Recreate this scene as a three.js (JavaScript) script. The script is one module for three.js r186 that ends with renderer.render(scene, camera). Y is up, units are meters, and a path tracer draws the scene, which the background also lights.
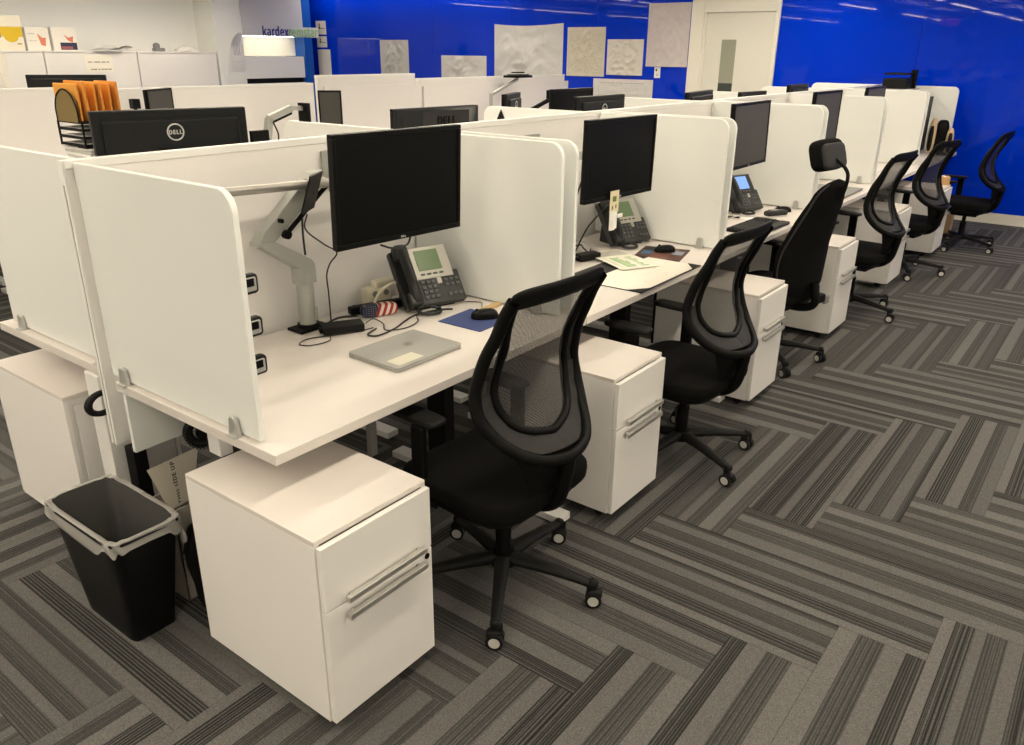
import * as THREE from 'three';
import { RoundedBoxGeometry } from 'three/addons/geometries/RoundedBoxGeometry.js';
import { RectAreaLightUniformsLib } from 'three/addons/lights/RectAreaLightUniformsLib.js';
import { FontLoader } from 'three/addons/loaders/FontLoader.js';
import { TextGeometry } from 'three/addons/geometries/TextGeometry.js';
import { ImprovedNoise } from 'three/addons/math/ImprovedNoise.js';
import { mergeGeometries } from 'three/addons/utils/BufferGeometryUtils.js';

// ------------------------------------------------------------------ camera, exposure, lights
const scene = new THREE.Scene();
scene.background = new THREE.Color(0x000000);
const camera = new THREE.PerspectiveCamera(2 * Math.atan(372.5 / 799.4) * 180 / Math.PI, 1024 / 745, 0.05, 60);
camera.rotation.order = 'YXZ';
camera.position.set(-1.0752, 1.6992, 1.5756);
camera.rotation.set(-0.3821, -0.9211, 0.0092);
scene.add(camera);
const renderer = new THREE.WebGLRenderer({ antialias: true });
renderer.toneMapping = THREE.LinearToneMapping;
renderer.toneMappingExposure = 1.0;
renderer.shadowMap.enabled = true;
RectAreaLightUniformsLib.init();
const LAMP = new THREE.Color().setRGB(1.0, 0.865, 0.665);
const LAMP_POWER = 27.5, LAMP_UP = 9.5;
const ROOM = { x0: -7.5, x1: 9.02, z0: -10.95, z1: 4.6, h: 2.78 };
// linear ceiling fixtures: rows along x
const LIGHT_Y = 2.52, LIGHT_W = 0.11;
const lightRows = [[-6.0, [-4.6, -1.6, 1.4, 4.4, 7.0]], [-3.2, [-5.2, -2.2, 2.3, 6.8]], [-1.55, [-4.6, -1.5, 1.6, 4.7, 7.4]], [0.75, [-5.0, -2.1, 0.9, 3.9, 6.9]], [3.5, [-4.4, -1.4, 1.6, 4.6, 7.4]], [-9.3, [-3.6, 0.0, 3.0, 5.6]]];
const LIGHT_L = 2.3;

// ------------------------------------------------------------------ helpers
let seed = 12345;
const rnd = () => { seed = (seed * 1664525 + 1013904223) >>> 0; return seed / 4294967296; };
const rr = (a, b) => a + (b - a) * rnd();
const used = {};
function numbered(n) { used[n] = (used[n] ?? -1) + 1; return used[n] ? n + '_' + String(used[n]).padStart(3, '0') : n; }
function std(r, g, b, roughness = 0.5, extra = {}) { return new THREE.MeshStandardMaterial({ color: new THREE.Color().setRGB(r, g, b), roughness, side: THREE.DoubleSide, ...extra }); }
function mesh(name, geo, mat, parent, x = 0, y = 0, z = 0) {
  const m = new THREE.Mesh(geo, mat); m.name = name; m.castShadow = m.receiveShadow = true; m.position.set(x, y, z); if (parent) parent.add(m); return m;
}
function tag(o, label, category, group) { o.userData.label = label; o.userData.category = category; if (group) o.userData.group = group; return o; }
function thing(name, label, category, [x, y, z] = [0, 0, 0], turn = 0, group) {
  const o = new THREE.Group(); o.name = numbered(name); scene.add(o); o.position.set(x, y, z); o.rotation.y = turn; return tag(o, label, category, group);
}
function solo(name, geo, mat, label, category, [x, y, z] = [0, 0, 0], turn = 0, group) {
  const m = mesh(numbered(name), geo, mat, scene, x, y, z); m.rotation.y = turn; return tag(m, label, category, group);
}
function dup(src, label, [x, y, z], turn = 0) {
  const r = src.clone(); r.name = numbered(src.name.replace(/_\d{3}$/, '')); r.userData = { ...src.userData, label }; scene.add(r); r.position.set(x, y, z); r.rotation.y = turn; return r;
}
function struct(name, geo, mat, x = 0, y = 0, z = 0) { const m = mesh(name, geo, mat, scene, x, y, z); m.userData.kind = 'structure'; return m; }
const box = (w, h, d, x = 0, y = 0, z = 0) => new THREE.BoxGeometry(w, h, d).translate(x, y, z);
const boxB = (x0, x1, y0, y1, z0, z1) => box(x1 - x0, y1 - y0, z1 - z0, (x0 + x1) / 2, (y0 + y1) / 2, (z0 + z1) / 2);
const rbox = (w, h, d, r = 0.003, seg = 1) => new RoundedBoxGeometry(w, h, d, seg, r);
const rboxB = (x0, x1, y0, y1, z0, z1, r = 0.002, seg = 1) => rbox(x1 - x0, y1 - y0, z1 - z0, r, seg).translate((x0 + x1) / 2, (y0 + y1) / 2, (z0 + z1) / 2);
const cyl = (r0, r1, h, n = 20, x = 0, y = 0, z = 0) => new THREE.CylinderGeometry(r0, r1, h, n).translate(x, y, z);
const V = (x, y, z) => new THREE.Vector3(x, y, z);
function tube(pts, r, seg = 40, rad = 8, closed = false) { return new THREE.TubeGeometry(new THREE.CatmullRomCurve3(pts.map(p => p.isVector3 ? p : V(...p)), closed, 'centripetal'), seg, r, rad, closed); }
function bar(a, b, r0, r1 = r0, n = 14) { a = V(...a); b = V(...b); const d = b.clone().sub(a), g = new THREE.CylinderGeometry(r1, r0, d.length(), n); g.applyQuaternion(new THREE.Quaternion().setFromUnitVectors(V(0, 1, 0), d.normalize())); const m = a.add(b).multiplyScalar(.5); return g.translate(m.x, m.y, m.z); }
function beam(a, b, w, h, r = 0.004) { a = V(...a); b = V(...b); const d = b.clone().sub(a), g = new RoundedBoxGeometry(w, h, d.length(), 1, r); const o = new THREE.Object3D(); o.position.copy(a).add(b).multiplyScalar(.5); o.lookAt(b); o.updateMatrix(); return g.applyMatrix4(o.matrix); }
function merge(list) { return mergeGeometries(list.map(g => { const q = g.index ? g.toNonIndexed() : g; for (const k of Object.keys(q.attributes)) if (!['position', 'normal', 'uv'].includes(k)) q.deleteAttribute(k); return q; })); }
function grid(nu, nv, fn) {           // surface from fn(u,v) -> [x,y,z]
  const p = [], uv = [], idx = [];
  for (let j = 0; j <= nv; j++) for (let i = 0; i <= nu; i++) { p.push(...fn(i / nu, j / nv)); uv.push(i / nu, j / nv); }
  for (let j = 0; j < nv; j++) for (let i = 0; i < nu; i++) { const a = j * (nu + 1) + i, b = a + 1, c = a + nu + 1, d = c + 1; idx.push(a, b, d, a, d, c); }
  const g = new THREE.BufferGeometry(); g.setAttribute('position', new THREE.Float32BufferAttribute(p, 3)); g.setAttribute('uv', new THREE.Float32BufferAttribute(uv, 2)); g.setIndex(idx); g.computeVertexNormals(); return g;
}
const sp = (c, e) => Math.sign(c) * Math.pow(Math.abs(c), e);
function pillow(w, h, d, e1 = 0.35, e2 = 0.35, n = 28) { // superellipsoid
  return grid(n, n / 2, (u, v) => { const a = u * Math.PI * 2, b = (v - .5) * Math.PI; return [w / 2 * sp(Math.cos(b), e1) * sp(Math.cos(a), e2), h / 2 * sp(Math.sin(b), e1), -d / 2 * sp(Math.cos(b), e1) * sp(Math.sin(a), e2)]; });
}
function lerpT(t, tab) { for (let i = 1; i < tab.length; i++) if (t <= tab[i][0] || i === tab.length - 1) { const [a, va] = tab[i - 1], [b, vb] = tab[i]; let k = Math.min(1, Math.max(0, (t - a) / (b - a))); k = k * k * (3 - 2 * k) * .5 + k * .5; return va + (vb - va) * k; } }
function dataTex(w, h, fn, srgb = true) {
  const a = new Uint8Array(w * h * 4); for (let y = 0; y < h; y++) for (let x = 0; x < w; x++) { const c = fn(x, y), k = (y * w + x) * 4; a[k] = c[0]; a[k + 1] = c[1]; a[k + 2] = c[2]; a[k + 3] = c[3] ?? 255; }
  const t = new THREE.DataTexture(a, w, h); if (srgb) t.colorSpace = THREE.SRGBColorSpace; t.magFilter = THREE.LinearFilter; t.minFilter = THREE.LinearMipmapLinearFilter; t.generateMipmaps = true; t.wrapS = t.wrapT = THREE.RepeatWrapping; t.anisotropy = 8; t.needsUpdate = true; return t;
}
function canvasTex(w, h, draw) { const c = document.createElement('canvas'); c.width = w; c.height = h; const g = c.getContext('2d'); draw(g, w, h); const t = new THREE.CanvasTexture(c); t.colorSpace = THREE.SRGBColorSpace; t.anisotropy = 8; return t; }
const printed = (t, roughness = 0.7) => new THREE.MeshStandardMaterial({ map: t, roughness, side: THREE.DoubleSide });
const font = await new FontLoader().loadAsync('fonts/droid/droid_sans_bold.typeface.json');
function text(str, size, depth = 0.002) { const g = new TextGeometry(str, { font, size, depth, curveSegments: 3, bevelEnabled: false }); g.computeBoundingBox(); const b = g.boundingBox; g.translate(-(b.min.x + b.max.x) / 2, -(b.min.y + b.max.y) / 2, 0); return g; }
const clampB = v => Math.max(0, Math.min(255, v));

// ------------------------------------------------------------------ materials
const dk = (r, g, b, roughness) => new THREE.MeshPhysicalMaterial({ color: new THREE.Color().setRGB(r, g, b), roughness, specularIntensity: .25, side: THREE.DoubleSide });
const M = {
  laminate: std(.72, .675, .635, .45), panel: std(.815, .832, .805, .55), panelEdge: std(.88, .88, .85, .5), spine: std(.84, .82, .80, .6),
  cabinet: std(.86, .835, .81, .45), drawer: std(.84, .825, .80, .38), whiteMetal: std(.82, .81, .79, .4),
  alu: std(.62, .61, .58, .32, { metalness: .85 }), silver: std(.50, .50, .47, .35, { metalness: .6 }), steel: std(.46, .445, .41, .40, { metalness: .7 }), armGrey: std(.42, .43, .40, .42, { metalness: .35 }),
  clip: std(.55, .55, .53, .35, { metalness: .5 }), channel: std(.40, .385, .37, .5),
  black: dk(.004, .004, .004, .5), blackSoft: dk(.005, .005, .005, .85), blackGloss: dk(.005, .005, .0055, .3), fabric: dk(.0045, .0043, .0042, .95), charcoal: dk(.013, .013, .013, .5), darkGrey: dk(.035, .035, .035, .5), hubGrey: std(.55, .54, .50, .4), midGrey: std(.22, .22, .21, .5),
  screen: dk(.0025, .0027, .0027, .4), screenGrey: dk(.078, .074, .068, .45), bezel: dk(.004, .004, .004, .4), monitorBack: dk(.017, .018, .019, .45),
  plaster: std(.86, .87, .84, .9), wallWhite: std(.86, .86, .83, .85), ceiling: std(.88, .88, .87, .95), doorPaint: std(.74, .73, .65, .5), frame: std(.80, .78, .69, .45),
  blue: new THREE.MeshPhysicalMaterial({ color: new THREE.Color().setRGB(0, .034, .62), roughness: .02, specularIntensity: .42, side: THREE.DoubleSide }), blueTrim: std(.01, .10, .48, .3), rubber: std(.02, .02, .02, .85), paper: std(.86, .85, .81, .85), paperGrey: std(.55, .54, .52, .85),
  orange: std(.80, .36, .06, .8), orangeB: std(.76, .32, .05, .8), kraft: std(.40, .28, .13, .9), wire: std(.02, .02, .02, .5), cream: std(.75, .70, .55, .6), padBlue: std(.045, .07, .20, .85), wood: std(.60, .42, .20, .6),
  phone: std(.030, .032, .033, .45), phoneDark: std(.013, .014, .015, .42), phoneKey: std(.10, .105, .105, .45), phoneSilver: std(.50, .49, .44, .38, { metalness: .25 }), lcd: std(.16, .25, .12, .3), darkGlass: std(.06, .07, .06, .1),
};
M.lcdBlue = new THREE.MeshStandardMaterial({ color: 0x5f86c0, emissive: new THREE.Color().setRGB(.18, .34, .8), emissiveIntensity: .9, roughness: .3 });
M.glow = new THREE.MeshStandardMaterial({ color: 0xffffff, emissive: new THREE.Color().setRGB(1, .93, .8), emissiveIntensity: 5, roughness: .6 });
M.glass = new THREE.MeshPhysicalMaterial({ color: new THREE.Color().setRGB(.9, .95, .9), transmission: 1, thickness: 0, roughness: .05, side: THREE.DoubleSide });
M.liner = new THREE.MeshStandardMaterial({ color: new THREE.Color().setRGB(.62, .61, .58), roughness: .35, transparent: true, opacity: .14, side: THREE.DoubleSide });
M.linerThick = new THREE.MeshStandardMaterial({ color: new THREE.Color().setRGB(.66, .64, .60), roughness: .35, transparent: true, opacity: .48, side: THREE.DoubleSide });
{
  const t = dataTex(32, 32, (x, y) => { const u = Math.abs((x % 16) - 7.5), v = Math.abs((y % 16) - 7.5); const hole = (u / 4.6) ** 2 + (v / 4.2) ** 2 < 1; return hole ? [0, 0, 0] : [255, 255, 255]; }, false);
  t.repeat.set(42, 56);
  M.netting = new THREE.MeshStandardMaterial({ color: new THREE.Color().setRGB(.022, .021, .02), roughness: .8, alphaMap: t, transparent: true, side: THREE.DoubleSide });
  const t2 = t.clone(); t2.repeat.set(60, 16); t2.needsUpdate = true;
  M.wireNet = new THREE.MeshStandardMaterial({ color: new THREE.Color().setRGB(.03, .03, .03), roughness: .5, alphaMap: t2, transparent: true, side: THREE.DoubleSide });
}

// ------------------------------------------------------------------ carpet: herringbone planks
const TW = 0.2565, TL = 4 * TW, NV = 8;
const carpetTex = dataTex(512, 1024, (() => {
  const prof = [];
  for (let k = 0; k < NV; k++) {
    const row = []; let kind = rnd() < .5 ? 0 : 1;
    while (row.length < 128) {
      const n = Math.floor(kind ? rr(22, 54) : rr(12, 34)), tone = kind ? rr(70, 84) : rr(88, 104);
      if (!kind) for (let i = 0; i < n; i++) row.push(tone);
      else { let i = 0; const dark = rr(24, 36), soft = rnd() < .4; while (i < n) { const a = 1 + Math.floor(rnd() * 3), b = 1 + Math.floor(rnd() * 3); for (let q = 0; q < a; q++) row.push(soft ? 52 : dark); for (let q = 0; q < b; q++) row.push(tone); i += a + b; } }
      kind = 1 - kind;
    }
    prof.push(row.slice(0, 128));
  }
  const n1 = []; for (let i = 0; i < 512 * 1024; i++) n1.push(rnd());
  return (x, y) => { const b = prof[y >> 7][y & 127]; const loop = ((x + (y & 1) * 2) % 5 < 1 ? -7 : 0); const n = (n1[y * 512 + x] - .5) * 26 + loop; const v = b + n * (b / 90 + .25); return [clampB(v * 1.0), clampB(v * .985), clampB(v * .965)]; };
})());
const carpetMat = new THREE.MeshStandardMaterial({ map: carpetTex, roughness: .97, bumpMap: carpetTex, bumpScale: .0015 });
function tileGeo(variant, flip) {
  const g = box(TL - .0012, .012, TW - .0012, 0, -.006, 0), uv = g.attributes.uv, p = g.attributes.position;
  for (let i = 0; i < uv.count; i++) { let u = p.getX(i) / TL + .5, v = p.getZ(i) / TW + .5; if (flip) { u = 1 - u; v = 1 - v; } uv.setXY(i, u, (variant + .006 + v * .988) / NV); }
  return g;
}
const tileGeos = []; for (let k = 0; k < NV; k++) for (const f of [0, 1]) tileGeos.push(tileGeo(k, f));
const floor = struct('floor', boxB(ROOM.x0 - .2, ROOM.x1 + .2, -.2, -.0125, ROOM.z0 - .2, ROOM.z1 + .2), M.midGrey);
{
  camera.updateMatrixWorld(); camera.updateProjectionMatrix();
  const tiles = [], a0 = 1.474, b0 = .39;
  for (let j = -14; j < 14; j++) for (let k = -80; k < 80; k++) {
    const hx = a0 + k * TW - j * TL, hz = b0 + k * TW + j * TL;
    tiles.push([hx + TL / 2, hz + TW / 2, 0]);
    tiles.push([a0 + k * TW - j * TL + TW / 2, b0 + (k + 1) * TW + j * TL + TL / 2, 1]);
  }
  const inRoom = tiles.filter(([x, z]) => x > ROOM.x0 - .6 && x < ROOM.x1 + .4 && z > ROOM.z0 - .6 && z < ROOM.z1 + .6);
  const scored = inRoom.map(t => { const v = V(t[0], 0, t[1]).project(camera); const vis = v.z < 1 && Math.abs(v.x) < 1.15 && Math.abs(v.y) < 1.2 && t[0] < 9.1 && t[1] > -2.6; return [t, (vis ? 0 : 1000) + Math.hypot(t[0] - camera.position.x, t[1] - camera.position.z)]; }).sort((a, b) => a[1] - b[1]);
  const rest = [];
  scored.forEach(([t], i) => {
    const gi = Math.floor(rnd() * tileGeos.length), turn = t[2] ? Math.PI / 2 : 0;
    if (i < 285) { const m = mesh(i ? 'carpet_tile_' + String(i).padStart(3, '0') : 'carpet_tile', tileGeos[gi], carpetMat, floor, t[0], 0, t[1]); m.rotation.y = turn; }
    else { const g = tileGeos[gi].clone(); g.rotateY(turn); g.translate(t[0], 0, t[1]); rest.push(g); }
  });
  const m = mesh('carpet_tiles_beyond', merge(rest), carpetMat, floor); m.userData.kind = 'stuff';
}

// ------------------------------------------------------------------ room shell
struct('ceiling', boxB(ROOM.x0 - .2, ROOM.x1 + .2, ROOM.h, ROOM.h + .15, ROOM.z0 - .2, ROOM.z1 + .2), M.ceiling);
struct('wall_back', boxB(ROOM.x0 - .2, ROOM.x1 + .2, 0, ROOM.h, ROOM.z0 - .2, ROOM.z0), M.plaster);
struct('wall_front', boxB(ROOM.x0 - .2, ROOM.x1 + .2, 0, ROOM.h, ROOM.z1, ROOM.z1 + .2), M.wallWhite);
struct('wall_left', boxB(ROOM.x0 - .2, ROOM.x0, 0, ROOM.h, ROOM.z0, ROOM.z1), M.wallWhite);
const wallR = struct('wall_right', boxB(ROOM.x1 + .012, ROOM.x1 + .22, 0, ROOM.h, ROOM.z0, ROOM.z1), M.wallWhite);
{
  const panel = (z0, z1, y0 = .115, y1 = ROOM.h) => mesh('glass_panel', boxB(ROOM.x1, ROOM.x1 + .012, y0, y1, z0 + .0015, z1 - .0015), M.blue, wallR);
  for (const [a, b] of [[ROOM.z0, -9.2], [-9.2, -7.7], [-7.7, -6.2], [-6.2, -4.7], [-4.7, -3.30], [-2.17, -.6], [-.6, 1.1], [1.1, 2.8], [2.8, ROOM.z1]]) panel(a, b);
}
const bbR = struct('baseboard_right', merge([boxB(ROOM.x1 - .008, ROOM.x1 + .012, 0, .112, ROOM.z0, -3.30), boxB(ROOM.x1 - .008, ROOM.x1 + .012, 0, .112, -2.17, ROOM.z1)]), M.frame);
// door in the blue wall
{
  const g = new THREE.Group(); g.name = 'door_1'; g.userData.kind = 'structure'; scene.add(g); const X = ROOM.x1;
  mesh('door_frame', merge([rboxB(X - .03, X + .02, 0, 2.30, -3.30, -3.13, .003), rboxB(X - .03, X + .02, 0, 2.30, -2.22, -2.17, .003), rboxB(X - .028, X + .02, 2.165, 2.30, -3.13, -2.22, .003)]), M.frame, g);
  mesh('transom_panel', boxB(X - .012, X + .012, 2.30, ROOM.h, -3.30, -2.17), M.doorPaint, g);
  const leaf = mesh('door_leaf', merge([boxB(X + .0, X + .012, 0.01, 2.16, -3.10, -2.875), boxB(X + .0, X + .012, 0.01, 2.16, -2.685, -2.225), boxB(X + .0, X + .012, 1.855, 2.16, -2.875, -2.685), boxB(X, X + .012, .01, .95, -2.875, -2.685)]), M.doorPaint, g);
  mesh('jamb_stop', boxB(X - .012, X + .012, 0, 2.165, -3.13, -3.10), M.frame, g);
  mesh('glass_pane', boxB(X + .003, X + .007, .95, 1.855, -2.875, -2.685), std(.33, .34, .27, .08), leaf);
  mesh('glass_lower_pane', boxB(X + .0025, X + .0075, .95, 1.35, -2.874, -2.686), std(.045, .06, .05, .08), leaf);
  mesh('door_handle', merge([bar([X - .05, 1.0, -2.32], [X - .05, 1.0, -2.44], .01), bar([X, 1.0, -2.32], [X - .05, 1.0, -2.32], .01)]), M.alu, leaf);
}
// column, machine bay and cupboards along the far left wall
struct('trim_1', boxB(6.93, 7.42, 0, ROOM.h, ROOM.z0, -10.42), M.plaster);
{
  const t = thing('storage_machine', 'white storage machine with softly lit slot and blue and green lettering beside the column', 'machine', [0, 0, ROOM.z0]);
  const fr = .55, P = M.wallWhite;
  mesh('upper_panel', boxB(7.42, 8.64, 1.905, ROOM.h - .01, 0.005, fr), std(.60, .60, .60, .6), t);
  mesh('middle_panel', rboxB(7.42, 8.64, 1.24, 1.58, .005, fr - .03, .006), P, t);
  mesh('lit_recess', boxB(7.42, 8.64, 1.59, 1.905, .005, .30), P, t);
  mesh('lower_slot', boxB(7.42, 8.64, 1.16, 1.24, .005, fr - .10), M.charcoal, t);
  mesh('base_panel', boxB(7.42, 8.64, .005, 1.16, .005, fr - .02), P, t);
  mesh('blue_post', boxB(8.645, 8.82, .005, ROOM.h - .01, .005, fr), M.blueTrim, t);
  const lamp = mesh('light_strip', boxB(7.5, 8.5, 1.885, 1.90, .42, .47), M.glow, t);
  const l = new THREE.RectAreaLight(new THREE.Color().setRGB(1, .74, .28), 6, 1.0, .05); l.position.set(8.0, 1.88, .445); l.rotation.x = -Math.PI / 2 - .0; t.add(l);
  const a = text('kardex', .15, .006), b = text('remstar', .15, .006);
  a.computeBoundingBox(); const wa = a.boundingBox.max.x - a.boundingBox.min.x; b.computeBoundingBox(); const wb = b.boundingBox.max.x - b.boundingBox.min.x; const k = 1.14 / (wa + wb);
  a.scale(k, 1, 1); b.scale(k, 1, 1);
  mesh('dark_blue_lettering', a, std(.03, .03, .22, .5), t, 7.80 + wa * k / 2, 1.975, fr + .001);
  mesh('green_lettering', b, std(.30, .52, .25, .5), t, 7.80 + wa * k + wb * k / 2, 1.965, fr + .007);
  mesh('lettering_rail', boxB(8.4, 8.97, 1.89, 2.05, fr + .001, fr + .006), std(.62, .66, .62, .5), t);
}
{
  const words = ['leftmost white tall storage cupboard with a poster on its front', 'white tall storage cupboard with a printed notice, middle of the wall row', 'white tall storage cupboard beside the wall column'];
  const xs = [2.95, 4.27, 5.58, 6.90];
  for (let i = 0; i < 3; i++) {
    const t = thing('storage_cupboard', words[i], 'cupboard', [xs[i], 0, ROOM.z0 + .002], 0, 'cupboards on the back wall'); const w = xs[i + 1] - xs[i] - .012;
    mesh('body', boxB(0, w, .05, 1.63, 0, .52), M.cabinet, t); mesh('top_board', rboxB(-.002, w + .002, 1.63, 1.65, 0, .55, .003), M.cabinet, t); mesh('plinth', boxB(.02, w - .02, 0, .05, .02, .48), M.channel, t);
    const d = mesh('cupboard_door', rboxB(.003, w - .003, .06, 1.625, .522, .542, .003), M.drawer, t); mesh('pull', boxB(w - .06, w - .045, .75, .9, .542, .562), M.alu, d);
  }
  const bl = canvasTex(256, 192, (g, w, h) => { g.fillStyle = '#f4efe2'; g.fillRect(0, 0, w, h); g.fillStyle = '#8a857a'; for (const [y, x0, x1] of [[78, 30, 226], [158, 45, 226]]) { let x = x0; while (x < x1) { const l = 4 + rnd() * 9; g.fillRect(x, y - 8, l, 14); x += l + 3 + (rnd() < .2 ? 8 : 0); } } });
  solo('printed_notice', boxB(4.79, 5.19, 1.37, 1.60, 0, .003), printed(bl), 'small white printed notice on the front of the middle cupboard', 'notice', [0, 0, -10.403]);
  solo('wall_poster', grid(10, 10, (u, v) => [3.30 + u * .48, 1.12 + v * .50, .006 * Math.sin(u * 9 + v * 4)]), printed(canvasTex(128, 128, (g, w, h) => { g.fillStyle = '#e9e5da'; g.fillRect(0, 0, w, h); g.strokeStyle = '#c9c6bd'; for (let i = 0; i < 14; i++) { g.beginPath(); g.moveTo(rnd() * w, rnd() * h); g.lineTo(rnd() * w, rnd() * h); g.stroke(); } })), 'white wrinkled poster on the front of the leftmost cupboard', 'poster', [0, 0, -10.39]);
}
// small things on top of the cupboards
{
  const Y = 1.651, Z = -10.55;
  const carton = (x, w, h, d, draw, label) => { const t = thing('product_carton', label, 'box', [x, Y, Z], 0, 'boxes on the cupboards'); mesh('carton', rbox(w, h, d, .004).translate(0, h / 2, 0), M.paper, t); mesh('front_print', box(w - .006, h - .006, .002, 0, h / 2, d / 2 + .001), printed(canvasTex(128, 160, draw)), t); return t; };
  carton(3.86, .40, .42, .25, (g, w, h) => { g.fillStyle = '#f1ead8'; g.fillRect(0, 0, w, h); g.fillStyle = '#e3c02a'; g.fillRect(34, 50, 94, 46); g.beginPath(); g.arc(80, 92, 30, 0, 7); g.fill(); g.fillStyle = '#777a98'; g.fillRect(0, 52, 40, 50); g.fillStyle = '#b9a02a'; g.fillRect(100, 126, 18, 6); }, 'large white box with a yellow and blue print on the cupboards');
  carton(4.25, .30, .29, .2, (g, w, h) => { g.fillStyle = '#f3eee4'; g.fillRect(0, 0, w, h); g.fillStyle = '#e58a6a'; g.beginPath(); g.moveTo(62, 40); g.lineTo(88, 70); g.lineTo(108, 70); g.lineTo(100, 130); g.lineTo(76, 120); g.fill(); g.fillStyle = '#c9c4ba'; g.fillRect(10, 40, 40, 6); g.fillRect(14, 90, 44, 4); }, 'white box with a plain coral pink print on the cupboards');
  carton(4.60, .33, .30, .2, (g, w, h) => { g.fillStyle = '#f3eee4'; g.fillRect(0, 0, w, h); g.fillStyle = '#e0806a'; g.beginPath(); g.moveTo(60, 48); g.lineTo(84, 70); g.lineTo(110, 60); g.lineTo(104, 104); g.lineTo(80, 90); g.fill(); g.fillStyle = '#2f3350'; g.fillRect(36, 104, 88, 50); g.fillStyle = '#9a5a60'; g.fillRect(40, 130, 60, 20); }, 'white box with dark window and coral print on the cupboards');
  const pile = thing('paper_pile', 'low pile of loose white papers lying on the middle cupboard', 'papers', [5.15, Y, Z + .05]);
  for (let i = 0; i < 4; i++) { const m = mesh('sheet', grid(8, 4, (u, v) => [(u - .5) * .42, .012 + i * .012 + .03 * Math.sin(u * 3.1) * (i > 1 ? 1 : .4), (v - .5) * .3]), M.paper, pile, i * .06, 0, 0); m.rotation.y = i * .2; }
  const cl = thing('tape_dispenser', 'small grey desk gadget lying on the rightmost cupboard', 'gadget', [5.98, Y, Z + .05]);
  mesh('body', rbox(.16, .05, .1, .01).translate(0, .025, 0), M.midGrey, cl); mesh('reel', cyl(.045, .045, .05, 20).rotateX(Math.PI / 2).translate(-.03, .075, 0), M.midGrey, cl);
  solo('crumpled_paper', grid(12, 6, (u, v) => { const a = u * 6.283, b = v * 3.1416 / 2, r = .13 * (1 + .25 * Math.sin(a * 3 + b * 5)); return [r * Math.cos(a) * Math.cos(b) * 1.3, .07 * Math.sin(b) * (1 + .3 * Math.sin(a * 5)), r * Math.sin(a) * Math.cos(b)]; }), M.paper, 'crumpled white paper on the rightmost cupboard near the column', 'paper', [6.42, Y, Z + .05]);
  const cs = solo('hanging_sheet', grid(8, 14, (u, v) => { const k = Math.max(0, v - .55) * (1 - u); return [u * .245 + k * .12, -.02 + v * .58, .006 + .9 * k * k + .01 * Math.sin(v * 6)]; }), printed(canvasTex(128, 256, (g, w, h) => { g.fillStyle = '#e6e5e2'; g.fillRect(0, 0, w, h); g.fillStyle = '#9a9aa2'; for (let i = 0; i < 5; i++) g.fillRect(30 + i * 14, 70, 5, 80); g.fillStyle = '#cfcfcf'; g.fillRect(0, 190, w, 3); })), 'white sheet with a curling corner hanging on the column', 'paper', [7.16, 1.38, -10.418]);
}
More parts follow.
